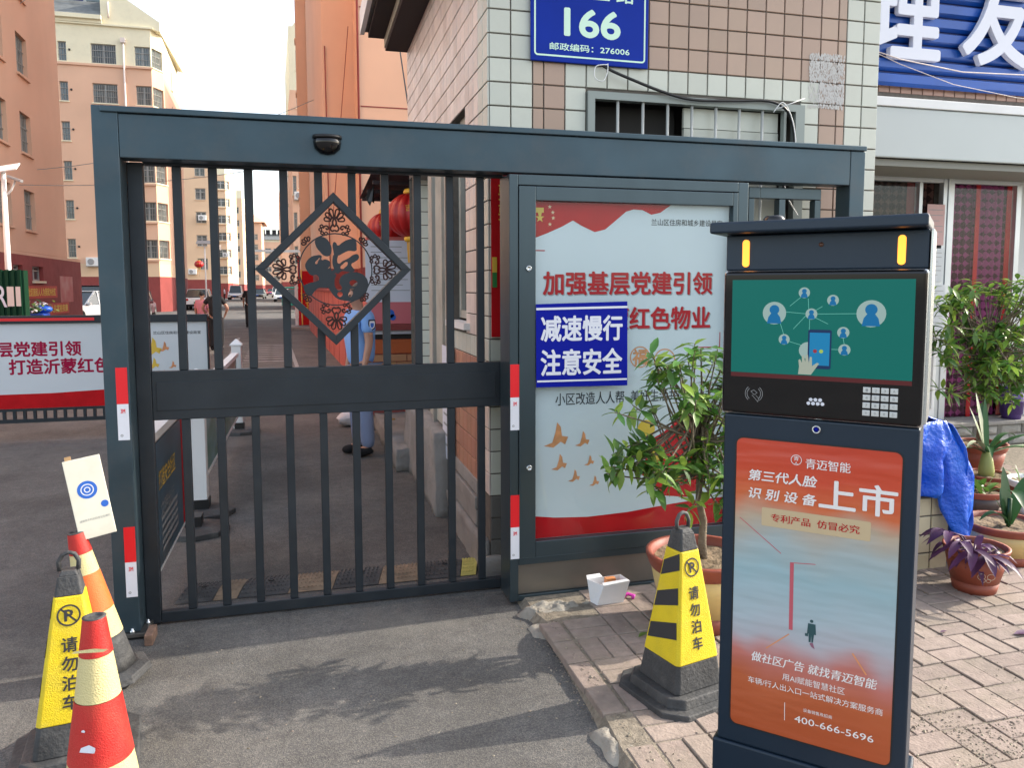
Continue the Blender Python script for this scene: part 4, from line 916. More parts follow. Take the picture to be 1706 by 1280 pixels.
def tree(t,base,trunk_pts,tips,L,W,nper,seed,tr=.02,limit=300,light=.22):
    rg=random.Random(seed); b=MB(); b.tube(trunk_pts,[tr*(1-.5*i/(len(trunk_pts)-1)) for i in range(len(trunk_pts))],10); b.build('trunk',M_BARK,t)
    top=Vector(trunk_pts[-1]); bb=MB(); lst=[]
    for tp in tips:
        tp=Vector(tp); k=rg.randint(max(1,len(trunk_pts)-3),len(trunk_pts)-1); s=Vector(trunk_pts[k]); mid=s.lerp(tp,.5)+Vector((rg.uniform(-.03,.03),rg.uniform(-.03,.03),-abs(rg.gauss(0,.03))))
        bb.tube(smooth_pts([s,mid,tp],4),[.007-.0045*i/8 for i in range(9)],5)
        dirc=(tp-mid).normalized(); ang0=rg.uniform(0,6.3)
        for i in range(nper):
            a=ang0+i*2.4; el=rg.uniform(-.35,.55)
            u=dirc.orthogonal().normalized(); v=dirc.cross(u); d=(u*math.cos(a)+v*math.sin(a))*1.0+dirc*el+Vector((0,0,.1))
            p=tp-dirc*(.012*i*rg.uniform(.5,1.1))
            lst.append((orient(p,d,rg.uniform(-.4,.4),rg.uniform(.65,1.15)),M_LEAFL if rg.random()<light else M_LEAF))
    bb.build('branches',M_BARK,t); leaves(t,lst,L,W,limit)
pt=thing('potted_tree','small leafy tree in a big ochre and terracotta pot beside the board','potted plant',(1.74,3.12,.03))
pot(pt,1.74,3.12,.04,.245,.34,M_TERRA,M_POTY,M_TERRA)
text('福',M_TERRA,pt,(1.60,2.935,.2),.06,.07,ux=(.85,-.5,0))
def clumps(seed,cl,y0,ry,dens):
    rg=random.Random(seed); o=[]
    for x,z,rx,rz in cl:
        k=int(dens*rx*rz*100)+3
        for _ in range(k):
            a,b_,c_=rg.gauss(0,.5),rg.gauss(0,.5),rg.gauss(0,.5); o.append((x+a*rx,y0+b_*ry*min(1,rx*6)+0,z+c_*rz+abs(a)*-.02))
    return o
tips=clumps(21,[(1.53,1.26,.13,.06),(1.74,1.30,.13,.06),(1.88,1.2,.14,.09),(1.47,1.10,.14,.05),(1.68,1.08,.13,.07),(1.36,.86,.12,.05),(1.50,.79,.14,.06),(1.72,.86,.12,.07),(1.88,.98,.15,.10),(1.72,.68,.12,.05),(1.9,.74,.14,.09),(1.28,.83,.06,.03)],3.10,.20,4.8)
tips+=[(1.36,3.02,.83),(1.33,3.06,.86),(1.40,3.0,.78),(1.38,3.1,.90),(1.42,3.0,.72),(1.44,3.05,.88),(1.50,3.02,1.26),(1.55,3.0,1.28),(1.47,3.05,1.2),(1.62,3.0,1.31),(1.9,3.0,.56),(1.78,2.98,.6),(1.60,2.98,.62)]
tree(pt,None,[(1.76,3.13,.33),(1.745,3.12,.42),(1.755,3.13,.52),(1.735,3.14,.62),(1.74,3.15,.75),(1.72,3.15,.90),(1.75,3.16,1.05)],tips,.095,.034,8,3,.021,light=.35)
# right hand bush
bt=thing('potted_bush','large bushy green shrub in front of the patterned shop door','potted plant',(5.25,4.95,.03))
pot(bt,5.25,4.95,.04,.2,.3,M_TERRA,M_TERRA)
tips=clumps(5,[(5.08,1.57,.30,.08),(5.42,1.60,.30,.09),(5.70,1.50,.25,.12),(4.98,1.25,.32,.10),(5.35,1.27,.34,.12),(5.72,1.2,.28,.14),(5.1,.98,.20,.09),(5.38,.98,.34,.15),(5.3,.75,.26,.12),(5.65,.85,.26,.16),(4.95,1.47,.15,.05)],4.95,.34,4.2)
tips+=[(4.72,4.8,1.05),(4.70,4.85,1.1),(4.74,4.8,.98),(4.70,4.85,.80),(4.76,4.8,.78),(4.82,4.8,1.5),(4.78,4.85,1.47)]
tree(bt,None,[(5.25,4.95,.33),(5.27,4.96,.5),(5.30,4.95,.66),(5.29,4.97,.85),(5.31,4.97,1.05),(5.3,4.97,1.25)],tips,.105,.038,10,7,.03,limit=300,light=.5)
def strap(b,p,az,L,W,lift,droop,n=9,mi=0,tw=0):
    """curved strap leaf"""
    p=Vector(p); V=[];F=[]; d=Vector((math.cos(az),math.sin(az),0)); s=Vector((-math.sin(az),math.cos(az),0))
    for i in range(n+1):
        t=i/n; wf=math.sin(math.pi*min(1,t*.9+.12))**.6 if i<n else .02
        c=p+d*(L*t*math.cos(lift)*(1+.15*droop*t))+Vector((0,0,L*(math.sin(lift)*t-droop*t*t)))
        V+=[c-s*W*wf/2+Vector((0,0,W*.18*wf)),c,c+s*W*wf/2+Vector((0,0,W*.18*wf))]
    for i in range(n):
        a=i*3; F+=[(a,a+1,a+4,a+3),(a+1,a+2,a+5,a+4)]
    b.add(V,F,mi,True)
# pandan style plant with bulb stem
pd=thing('strap_plant','strap leaved plant with a thick green stem in a terracotta pot','potted plant',(4.92,4.55,.03))
pot(pd,4.92,4.55,.04,.17,.16,M_TERRA,M_POTY)
M_STEMG=mat('pale green stem',(.30,.33,.10),.5); b=MB(); b.lathe([(.05,0),(.055,.06),(.045,.12),(.03,.2)],14,c=(4.90,4.55,.17)); b.build('stem',M_STEMG,pd)
M_VAR=mat('pale striped leaf',(.40,.45,.30),.35,rnd=.2)
for az,L,lift,dr,mt in [(100,.5,1.35,.05,M_VAR),(80,.46,1.45,.05,M_LEAFD),(60,.48,1.2,.15,M_LEAFD),(120,.42,1.25,.1,M_VAR),(20,.62,.75,.55,M_LEAFD),(-20,.6,.5,.45,M_VAR),(160,.55,.8,.6,M_VAR),(185,.5,.6,.55,M_LEAFD),(200,.5,.9,.6,M_VAR),(-50,.5,.7,.6,M_LEAFD),(230,.4,.9,.7,M_LEAFD),(0,.66,.62,.42,M_LEAFD),(270,.35,1.1,.5,M_LEAFD),(140,.45,1.1,.4,M_LEAFD)]:
    b=MB(); strap(b,(4.90,4.55,.34),R(az),L,.045,lift,dr); b.build('leaf',mt,pd)
# big ochre pot, orchid like leaves
bp2=thing('broad_leaf_plant','plant with three long dark leaves in a wide ochre pot at right','potted plant',(3.83,3.42,.03))
pot(bp2,3.83,3.42,.04,.215,.22,M_TERRA,M_POTY)
for az,L,W,lift,dr in [(95,.34,.075,1.42,.03),(20,.36,.075,.95,.1),(250,.20,.06,.4,.9),(170,.30,.05,1.0,.75),(60,.28,.06,1.1,.2),(140,.2,.05,1.2,.2)]:
    b=MB(); strap(b,(3.84,3.40,.245 if az!=250 else .44),R(az),L,W,lift,dr); b.build('leaf',M_LEAFD,bp2)
b=MB(); b.tube([(3.84,3.40,.22),(3.84,3.40,.40)],.012,8); b.build('stem',M_LEAFD,bp2)
# pot further right
rp=thing('side_pot','terracotta pot with pale rim and thin grassy leaves at the right edge','potted plant',(4.82,4.05,.03))
pot(rp,4.82,4.05,.04,.19,.24,M_WHITE,M_TERRA)
for k in range(26):
    b=MB(); strap(b,(4.82+rg.uniform(-.1,.1),4.05+rg.uniform(-.1,.1),.25),rg.uniform(0,6.28),rg.uniform(.15,.28),.012,rg.uniform(.7,1.4),rg.uniform(.1,.6),6); b.build('leaf',M_LEAF if k%3 else M_VAR,rp)
# low pot between
lpq=thing('round_pot','low dark pot with a small leafy seedling behind the ochre pot','potted plant',(4.35,4.1,.03)); pot(lpq,4.35,4.1,.04,.16,.2,M_TERRA,mat('dark pot',(.06,.04,.035),.5))
for k in range(14):
    b=MB(); strap(b,(4.35+rg.uniform(-.08,.08),4.1+rg.uniform(-.08,.08),.22),rg.uniform(0,6.28),rg.uniform(.1,.17),.04,rg.uniform(.5,1.3),rg.uniform(.1,.6),5); b.build('leaf',M_LEAF,lpq)
# purple plant
pp=thing('purple_plant','purple trailing plant in a reddish pot with butterfly outlines','potted plant',(3.30,3.10,.03))
pot(pp,3.30,3.10,.04,.15,.235,M_TERRA,M_TERRA)
for k in range(34):
    a=rg.uniform(0,6.28); b=MB(); r0=rg.uniform(.0,.11); strap(b,(3.28+r0*math.cos(a),3.10+r0*math.sin(a),.24),a+rg.uniform(-.6,.6),rg.uniform(.10,.19),rg.uniform(.03,.045),rg.uniform(.1,1.3),rg.uniform(.3,1.3),6); b.build('leaf',M_PURP,pp)
for a,h,L in [(R(175),.36,.12),(R(200),.33,.12),(R(150),.35,.1),(R(220),.30,.13),(R(240),.28,.12)]:
    b=MB(); c=Vector((3.28,3.08,.23)); e=c+Vector((math.cos(a)*.16,math.sin(a)*.16,h-.23)); b.tube([c,c.lerp(e,.5)+Vector((0,0,.04)),e],.005,5); b.build('stem',M_PURP,pp)
    for q in (-.8,0,.8):
        b=MB(); strap(b,e,a+q,L,.045,.3*q,.5,6); b.build('leaf',M_PURP,pp)
M_LINE=mat('pale outline',(.55,.5,.4),.6)
for a in (-115,-60):
    ca,sa=math.cos(R(a)),math.sin(R(a)); c=Vector((3.30+.128*ca,3.10+.128*sa,.15)); ux=Vector((-sa,ca,0)); 
    ol=[]
    for lob in (((-.022,.006,.018,.016)),((.022,.006,.018,.016)),((-.012,-.014,.010,.01)),((.012,-.014,.010,.01))):
        ol+=[[(x,z) for x,z in s] for s in stroke([(lob[0]+lob[2]*math.cos(R(30*i)),lob[1]+lob[3]*math.sin(R(30*i))) for i in range(13)],.0018)]
    flat(ol,M_LINE,pp,c,ux,(ca*.12,sa*.12,1),.006,'butterfly_outline')
# fallen leaves
for i,(x,y,a,s,mt,lb) in enumerate([(3.02,2.62,-.3,.10,M_PURP,'fallen dark purple leaf lying on the sunlit paving bricks'),(2.72,2.72,0,.035,M_PURP,'tiny purple petal fragment on the paving bricks'),(1.39,3.03,.4,.06,M_LEAF,'small green leaf dropped on the bricks left of cone'),(1.34,2.78,.2,.05,M_LEAFL,'dry curled leaf on the bricks just above the cone base'),(3.33,2.78,.8,.05,M_BARK,'dark leaf scrap near the right edge of paving')]):
    b=leafmesh(s*1.3,s*.45,mt,.4,.05); me=b.mesh('fallen_leaf',mt); o=link('fallen_leaf',me,None,(x,y,.05),a-1.4); tag(o,lb,'leaf')
# tarp over a tiled block
tb=thing('tiled_block','low tiled masonry block under the blue tarpaulin','block',(3.3,3.5,.03))
b=MB(); b.box(3.05,3.42,3.40,3.9,.03,.45); b.build('core',M_GROUT,tb)
for i in range(3):
    for j in range(4):
        tm=tilemesh(.115,.1,M_POTY); key='blk'
        if key not in _tm: _tm[key]=tilemesh(.118,.102,mat('beige block tile',(.50,.43,.29),.5,rnd=.08,dirt=.4)).mesh('tile',bpy.data.materials['beige block tile'])
        link('tile',_tm[key],tb,Vector((3.115+.12*i,3.40,.083+.104*j))-tb.location)
def tarp():
    n,mn=44,36; V=[];F=[]; rg=random.Random(2)
    path=[(2.95,.52),(3.1,.86),(3.28,.90),(3.42,.86),(3.50,.72),(3.56,.58),(3.62,.42),(3.64,.28),(3.62,.14),(3.58,.06)]
    for i in range(n+1):
        t=i/n*(len(path)-1); k=min(int(t),len(path)-2); f=t-k
        x=path[k][0]*(1-f)+path[k+1][0]*f; z=path[k][1]*(1-f)+path[k+1][1]*f
        for j in range(mn+1):
            s=j/mn; y=3.36+.62*s; a=i/n
            nn=mnoise.noise(Vector((x*5,y*9,z*2.5)))*.05+mnoise.noise(Vector((x*16,y*20,z*11)))*.016; fold=.03*math.sin(s*19+a*2.3+nn*30)*min(1,a*1.6+.2)+nn
            low=max(0,(.35-s)*.9)*(1 if a<.62 else 0)*.0
            V.append((x+fold-(1-s)*.05*a,y+.03*math.sin(a*9+s*4)-.02,z+.018*math.sin(s*13+a*7)*(1-a)+.06*math.sin(s*3.14)*(1-a)))
    for i in range(n):
        for j in range(mn): F.append((i*(mn+1)+j,(i+1)*(mn+1)+j,(i+1)*(mn+1)+j+1,i*(mn+1)+j+1))
    b=MB(); b.add(V,F,0,True)
    # front skirt hanging down the near side
    V=[];F=[]
    for i in range(31):
        for j in range(15):
            s=i/30; h=j/14; x=2.98+.60*s; zt=.88-max(0,(s-.7))*.9; zb=.47-(s>.62)*(s-.62)*1.15; z=zt+(zb-zt)*h
            nn=mnoise.noise(Vector((x*7,h*1.5,3)))*.06+mnoise.noise(Vector((x*22,h*7,1)))*.018; V.append((x+.01*math.sin(h*9)+nn*.5,3.335-.03*math.sin(s*22+h*1.2+nn*25)*(.3+h)-.03*h+nn,z+.02*mnoise.noise(Vector((x*20,0,h)))))
    for i in range(30):
        for j in range(14): F.append((i*15+j,(i+1)*15+j,(i+1)*15+j+1,i*15+j+1))
    b.add(V,F,0,True)
    o=b.build('tarpaulin',M_TARP); m_=o.modifiers.new('s','SOLIDIFY'); m_.thickness=.003; o.location.x-=.09; return o
tag(tarp(),'crumpled bright blue tarpaulin draped over the tiled block','tarpaulin')
# white takeaway box
bx=thing('paper_box','open white cardboard box dropped against the board base','box',(1.40,3.47,.04),R(-6)); bx.rotation_euler=(0,R(0),R(2))
M_BOXW=mat('white card box',(.72,.72,.74),.7,var=.03,scale=10)
b=MB(); b.add([(-.055,-.05,0),(.085,-.05,0),(.085,.0,0),(-.07,.0,0),(-.03,-.07,.105),(.11,-.07,.115),(.095,.01,.12),(-.085,.01,.115)],[(0,1,2,3),(0,1,5,4),(1,2,6,5),(2,3,7,6),(3,0,4,7)]); o=b.build('box_body',M_BOXW,bx,world=False); o.modifiers.new('s','SOLIDIFY').thickness=.002
b=MB(); b.add([(-.03,-.07,.1055),(.11,-.07,.1155),(.10,-.055,.120),(-.03,-.05,.112)],[(0,1,2,3)]); b.add([(-.085,.01,.116),(.0,.012,.118),(-.01,.03,.130),(-.08,.03,.128)],[(0,1,2,3)]); o=b.build('flap',M_BOXW,bx,world=False); o.modifiers.new('s','SOLIDIFY').thickness=.002
b=MB(); b.box(.0,.05,-.035,-.005,.09,.122); b.build('packet',M_ORG,bx,world=False)
b=MB(); rg=random.Random(3); b.tube([(1.50,3.46,.05),(1.53,3.47,.06),(1.56,3.455,.052),(1.545,3.44,.05)],.009,6); tag(b.build('pink_scrap',mat('magenta scrap',(.5,.03,.35),.6)),'small magenta plastic scrap on the ground beside the white box','litter')

# ------------------------------------------------------------ barber shop on the right
sh=thing('barber_shop','barber shop front with white canopy, glazed doors and patterned curtains','building',(6.3,6.2,0))
M_SHOPW=mat('shop tile brown',(.33,.19,.14),.4,rnd=.1)
def sx(name,mt,*q,bev=0,par=None):
    b=MB(); b.box(*q); return b.build(name,mt,par or sh,bevel=bev)
M_OFFW=mat('off white shop wall',(.55,.56,.55),.7,var=.05,scale=2)
sx('wall',M_GROUT,3.4,9,6.32,20,0,6); sx('side_wall',M_OFFW,6.90,9,6.2,6.315,.27,2.68)  # wall block extended far back, unseen, to keep sun off the lane behind gatehouse
sx('ceiling_panel',M_CREAM,3.4,9,5.62,6.31,2.70,2.74); sx('soffit_edge',mat('grey soffit',(.30,.30,.27),.8),3.4,9,5.66,6.3,2.64,2.697)
M_CANW=mat('canopy grey white',(.50,.54,.53),.5,var=.04,scale=1); sx('canopy',M_CANW,3.38,9,5.60,5.70,2.70,3.12,bev=.01); sx('canopy_top',M_WHITE,3.38,9,5.585,6.31,3.125,3.20,bev=.004)
for i in range(24): 
    t_=tilemesh(.118,.10,M_SHOPW); key='shopt'
    if key not in _tm: _tm[key]=t_.mesh('tile',M_SHOPW)
    link('tile',_tm[key],sh,Vector((4.6+.12*i,6.0,3.40))-sh.location)
sx('tile_backing',M_GROUT,3.4,9,6.001,6.31,3.2,3.5)
# sign board of slats
sb=thing('barber_sign','blue slatted shop sign with big white characters for haircut','sign',(6,5.95,3.45))
M_SLAT=mat('blue sign slat',(.006,.07,.34),.3,.1,var=.15,scale=2); M_SLATD=mat('deep blue gap',(.005,.02,.16),.5)
b=MB(); b.box(4.4,8.6,5.96,6.0,3.42,5.0); b.build('backing',M_SLATD,sb)
b=MB(); sm_=MB(); sm_.add([(-2.1,-.001,-.062),(2.1,-.001,-.062),(2.1,-.03,-.035),(-2.1,-.03,-.035),(2.1,-.034,.035),(-2.1,-.034,.035),(2.1,-.001,.052),(-2.1,-.001,.052)],[(0,1,2,3),(3,2,4,5),(5,4,6,7)])
slm=sm_.mesh('slat',M_SLAT)
for i in range(12): link('slat',slm,sb,(.5,0,-.04+.128*i+.05))
text('理',M_WTXT,sb,(5.17,5.90,4.03),.72,.80,bold=.022,thick=.05); text('发',M_WTXT,sb,(6.18,5.90,4.09),.76,.92,bold=.022,thick=.05)
b=MB(); b.tube([(4.6,5.55,3.55),(4.86,5.55,3.50),(5.5,5.55,3.44),(6.5,5.55,3.47),(8,5.55,3.6)],.005,5); tag(b.build('sign_wire',M_PIPE),'pale wire sagging across the lower blue sign slats','cable')
b=MB(); b.tube([(4.6,5.55,3.54),(4.86,5.55,3.46),(5.41,5.55,3.33),(6.1,5.55,3.26),(7,5.55,3.25)],.003,5); tag(b.build('sign_wire',M_PIPE),'second thinner wire running from the sign down over the canopy','cable')
# doors
def curtain_mat(name,c1,c2,s=17):
    mt=bpy.data.materials.new(name); mt.use_nodes=True; n=mt.node_tree.nodes; l=mt.node_tree.links; b=n['Principled BSDF']; b.inputs['Roughness'].default_value=.9; b.inputs['Specular IOR Level'].default_value=.1
    tc=n.new('ShaderNodeTexCoord'); mp=n.new('ShaderNodeMapping'); mp.inputs['Rotation'].default_value=(0,R(45),0); mp.inputs['Scale'].default_value=(s,.001,s); ck=n.new('ShaderNodeTexChecker'); ck.inputs['Scale'].default_value=1
    l.new(tc.outputs['Object'],mp.inputs[0]); l.new(mp.outputs[0],ck.inputs[0]); ck.inputs[1].default_value=(*c1,1); ck.inputs[2].default_value=(*c2,1); l.new(ck.outputs[0],b.inputs['Base Color']); return mt
M_CURT=curtain_mat('lattice curtain',(.27,.035,.13),(.055,.003,.02)); M_CURT2=curtain_mat('brown lattice curtain',(.07,.035,.03),(.02,.01,.01))
def curtain(x0,x1,y,z0,z1,mt,seed,name='curtain'):
    b=MB(); V=[];F=[]; n=70
    for i in range(n+1):
        x=x0+(x1-x0)*i/n; yy=y+.012*math.sin(i*.9+seed)+.006*math.sin(i*2.3)
        V+=[(x,yy,z0),(x,yy,z1)]
    for i in range(n): F.append((2*i,2*i+2,2*i+3,2*i+1))
    b.add(V,F,0,True); return b.build(name,mt,sh)
curtain(5.1,5.96,6.28,.29,2.63,M_CURT2,1); curtain(6.13,6.88,6.26,.29,2.63,M_CURT,2)
for x0,x1 in ((6.42,6.47),(6.80,6.88)):
    b=MB(); b.box(x0,x1,6.236,6.242,.29,2.63); b.build('red_ribbon',M_RED,sh)
b=MB(); b.box(5.62,5.72,6.262,6.266,1.9,2.63); b.build('red_ribbon',mat('dull red cloth',(.20,.02,.02),.7),sh)
for q in [(6.03,6.10,6.18,6.25,.285,2.64),(5.98,6.028,6.19,6.25,.285,2.64),(3.4,5.975,6.19,6.25,2.60,2.64),(6.101,6.9,6.19,6.25,2.60,2.64),(5.70,5.74,6.19,6.25,1.66,2.60),(6.86,6.92,6.18,6.25,.285,2.6)]: sx('door_frame',M_ALU,*q,bev=.003)
sx('door_panel',M_WHITE,5.5,5.975,6.18,6.24,.285,1.655,bev=.004)
for i in range(4): sx('panel_rib',M_WHITE,5.76+.055*i,5.785+.055*i,6.165,6.179,.4,1.55,bev=.003)
b=MB(); b.box(5.0,5.69,6.21,6.214,1.66,2.60); b.build('pane',gm,sh); b=MB(); b.box(6.12,6.85,6.20,6.204,.3,2.60); b.build('pane',gm,sh)
def notice(label,x0,x1,z0,z1,mt,y=6.17,lines=6):
    t=thing('paper_notice',label,'notice',((x0+x1)/2,y,z0)); b=MB(); b.box(x0,x1,y,y+.003,z0,z1); b.build('sheet',mt,t)
    ps_=[]
    for i in range(lines):
        z=z1-(z1-z0)*(i+1)/(lines+1.5); ps_+=stroke([(x0+.02,z),(x1-.02-(.04 if i%3==2 else 0),z)],.006)
    flat(ps_,M_GREY,t,(0,y,0),X_,Z_,.001,'print_line'); return t
notice('pink printed notice taped to the shop door frame above the pale sheets',5.78,5.985,2.0,2.39,mat('pink paper',(.60,.38,.36),.7)); notice('pale blue notice taped below the pink one on the shop door frame',5.79,5.99,1.65,1.97,M_WHITEP); notice('lower pale notice beside the shop door above the white panel',5.82,6.02,1.16,1.62,M_WHITEP,6.16)
# steps of split faced stone
st=thing('shop_step','grey split stone step below the barber shop door','step',(6.3,5.95,.03))
M_STONE=mat('split stone',(.30,.29,.27),.8,var=.2,scale=8,bump=1,bscale=22,rnd=.15,dirt=.3)
b=MB(); b.box(3.40,9,5.99,6.3,.03,.25); b.build('core',M_CONC,st); b=MB(); b.box(3.40,9,5.93,6.31,.252,.285); b.build('tread',M_CONC,st,bevel=.004)
rg=random.Random(9); stn=MB(); 
V=[(-.145,0,-.052),(.145,0,-.052),(.145,0,.052),(-.145,0,.052),(-.12,-.03,-.035),(.11,-.035,-.03),(.125,-.028,.032),(-.11,-.036,.034),(0,-.045,.0)]
stn.add(V,[(0,1,5,4),(1,2,6,5),(2,3,7,6),(3,0,4,7),(4,5,8),(5,6,8),(6,7,8),(7,4,8)]); smh=stn.mesh('stone',M_STONE)
for r_ in range(2):
    for i in range(12):
        o=link('stone',smh,st,Vector((4.75+.30*i+.15*r_,5.985,.088+.11*r_))-st.location); o.scale=(rg.uniform(.94,1.0),rg.uniform(.7,1.2),1)
pk=thing('purple_basket','small purple woven basket pot on the shop step','basket',(6.79,6.05,.285))
b=MB(); b.lathe([(.085,0),(.10,.12),(.125,.33),(.115,.33),(.10,.05)],18,c=(6.79,6.05,.287)); b.build('basket',mat('purple plastic',(.09,.05,.22),.5,bump=.5,bscale=60),pk)
for k in range(16):
    b=MB(); strap(b,(6.79+rg.uniform(-.05,.05),6.05,.58),rg.uniform(0,6.28),rg.uniform(.15,.3),.03,rg.uniform(.4,1.3),.4,5); b.build('leaf',M_LEAF,pk)

# ------------------------------------------------------------ speed hump
shp=thing('speed_hump','black and worn tan rubber speed hump across the gate passage','speed hump',(0,4.2,0))
segs=[(-.68,-.50,0),(-.50,-.38,1),(-.38,-.13,0),(-.13,.10,1),(.10,.34,0),(.34,.58,1),(.58,.79,0),(.79,.88,2)]
M_HTAN=mat('worn tan rubber',(.25,.18,.12),.7,var=.3,scale=20,dirt=.3); M_HY=mat('yellow hump end',(.50,.45,.12),.6,dirt=.3)
for a,c_,k in segs:
    b=MB(); n=8; V=[];F=[]; sk=.05
    for i in range(n+1):
        t=i/n; y=4.07+.26*t; z=.004+.032*math.sin(math.pi*t)
        V+=[(a+.002+sk*math.sin(math.pi*t*.5),y,z),(c_-.002+sk*math.sin(math.pi*t*.5),y,z)]
    for i in range(n): F.append((2*i,2*i+1,2*i+3,2*i+2))
    b.add(V,F,0,True)
    # studs
    nn=max(2,int((c_-a)/.022))
    for i in range(nn):
        for j in range(1,8):
            t=j/8; x=a+.012+(c_-a-.02)*i/nn+sk*math.sin(math.pi*t*.5); y=4.07+.26*t; z=.005+.032*math.sin(math.pi*t)
            b.add([(x-.005,y-.005,z),(x+.005,y-.005,z),(x+.005,y+.005,z),(x-.005,y+.005,z),(x,y,z+.005)],[(0,1,4),(1,2,4),(2,3,4),(3,0,4)])
    o=b.build('hump_segment',[M_RUBBER,M_HTAN,M_HY][k],shp)
    if k==0:
        bb=MB(); bb.lathe([(.016,0),(.016,.004),(.009,.004),(.009,.001),(0,.001)],12,c=((a+c_)/2+.04,4.2,.036)); bb.build('bolt',M_BLACK,o)
# ------------------------------------------------------------ lane divider fence with advertising panels
fn=thing('divider_fence','white lane divider fence with picture panels on black octagonal feet','fence',(-.76,6.4,0))
def fx(name,mt,*q,bev=0):
    b=MB(); b.box(*q); return b.build(name,mt,fn,bevel=bev)
M_PANELD=mat('dark blue poster',(.015,.045,.06),.3,col2=(.03,.10,.16),scale=2.5); M_PANELG=mat('landscape poster',(.04,.16,.07),.35,col2=(.20,.35,.38),scale=3,stretch=(1,1,2.5))
p1=fx('picture_panel',M_PANELD,-.765,-.745,3.95,4.90,.18,.82); fx('panel_edge',M_RED,-.766,-.744,4.902,5.02,.18,.83)
text('打造安全社区',M_GOLD,p1,(-.745,4.42,.62),.5,.10,ux=(0,1,0),bold=.02); text('文明出行',M_GREY,p1,(-.745,4.40,.46),.42,.08,ux=(0,1,0))
for k in range(5): flat([[(0,0),(.5,0),(.5,.02),(0,.02)]],M_GREY,p1,(-.745,4.2,.24+.04*k),(0,1,0),(0,0,1),.001,'print_line')
fx('top_rail',M_WHITE,-.79,-.72,3.95,5.62,.86,.90); fx('rail',M_GRILLE,-.77,-.74,3.95,5.02,.832,.85); fx('bottom_rail',M_WHITE,-.765,-.745,3.95,5.02,.16,.178)
fx('picture_panel',M_PANELG,-.765,-.745,5.80,8.78,.22,.85); fx('bottom_rail',M_WHITE,-.768,-.742,5.80,8.78,.19,.218); fx('top_rail',M_WHITE,-.79,-.72,5.80,8.78,.86,.90)
for y in (5.70,8.90):
    fx('post',M_WHITE,-.80,-.70,y-.05,y+.05,.05,.97,bev=.005)
    b=MB(); b.lathe([(.09,0),(.09,.015),(.01,.07),(0,.072)],4,c=(-.75,y,.971),smooth=False); b.build('post_cap',M_WHITE,fn)
for y in (5.28,5.70,8.88):
    b=MB(); b.lathe([(.20,0),(.20,.035),(.12,.055)],8,c=(-.72,y,0),smooth=False); b.build('foot',M_RUBBER,fn,bevel=.004); b=MB(); b.box(-.79,-.69,y-.06,y+.06,.0555,.12); b.build('foot_socket',M_BLACK,fn)
# ------------------------------------------------------------ advertising boom barrier
bo=thing('boom_barrier','advertising lift barrier panel with red slogan across the vehicle lane','barrier',(-2.5,9,0))
def ox(name,mt,*q,bev=0,par=None):
    b=MB(); b.box(*q); return b.build(name,mt,par or bo,bevel=bev)
ox('top_beam',M_BAR,-5.2,-1.045,8.96,9.04,1.235,1.315,bev=.004); ox('light_strip',M_REFR,-5.2,-2.16,8.952,8.958,1.262,1.292)
pb1=ox('panel',M_WHITEP,-5.2,-1.06,8.99,9.01,.345,1.234)
bot=[(-5.2,.47),(-3.08,.498),(-2.6,.50),(-2.12,.52),(-1.7,.53),(-1.061,.50)]
flat([[(bot[i][0],.346),(bot[i+1][0],.346),bot[i+1],bot[i]] for i in range(len(bot)-1)],M_RED,pb1,(0,8.99,0),X_,Z_,.002,'red_wave')
T('加强基层党建引领',M_MAG,pb1,-3.57,-2.308,.892,1.044,8.99,.03); T('打造沂蒙红色物业',M_MAG,pb1,-2.985,-1.72,.705,.862,8.99,.03)
T('兰山区住房和城乡建设局宣',M_INK,pb1,-1.60,-1.12,1.10,1.135,8.99,.01)
for x,z,s in [(-1.62,.97,.2),(-1.5,.97,.11),(-1.61,.79,.12),(-1.42,.77,.08),(-1.51,.67,.09),(-1.40,.62,.07)]: flat([bird(x,z,s)],M_GOLD if x<-1.6 else M_ORG,pb1,(0,8.99,0),X_,Z_,.002,'printed_bird')
ox('rail',M_BAR,-5.2,-1.06,8.98,9.02,.318,.343); ox('bottom_rail',M_BAR,-5.2,-1.06,8.98,9.02,.195,.235)
x=-5.15
while x<-1.1: ox('baluster',M_BAR,x,x+.028,8.985,9.015,.2355,.3175); x+=.0945
ox('end_post',M_BAR,-1.058,-1.04,8.97,9.03,.195,1.234)
ox('motor_box',M_WHITE,-6.2,-5.8,8.8,9.2,0,1.3,bev=.02)

# ------------------------------------------------------------ back lane: plastered wall, notice stand, lantern canopy
sdx,sdy=math.sin(R(-2.3)),math.cos(R(-2.3))
M_PINKW=mat('pink painted brick',(.48,.12,.10),.8,var=.1,scale=2)
pw=thing('pink_wall','long low pink painted wall running up the lane behind the guard','wall',(.8,9,0))
b=MB(); L=22
Mw=Matrix.Translation((.98,8.9,0))@Matrix.Rotation(R(2.3),4,'Z'); b.box(0,.2,0,L,0,1.50,0,Mw); b.build('wall',M_PINKW,pw); b=MB(); b.box(-.03,.23,0,L,1.501,1.56,0,Mw); b.build('coping',M_MAROON,pw)
for k in range(14):
    b=MB(); b.box(-.006,0.001,.3+k*1.5,.32+k*1.5,0,1.5,0,Mw); b.build('joint',M_MAROON,pw)
ns=thing('notice_stand','red and orange brick notice wall covered with papers beside the guard','notice board',(.95,8.6,.2))
def nx(name,mt,*q): 
    b=MB(); b.box(*q); return b.build(name,mt,ns)
nx('wall',M_PINKW,.66,1.55,8.62,8.85,.18,2.16); ws=nx('white_sheet',M_WTXT,.64,1.5,8.61,8.619,1.44,2.12)
ls=[]; rg=random.Random(6)
for i in range(9):
    z=2.05-.06*i; ls+=stroke([(.70,z),(1.2-rg.uniform(0,.2),z)],.008)
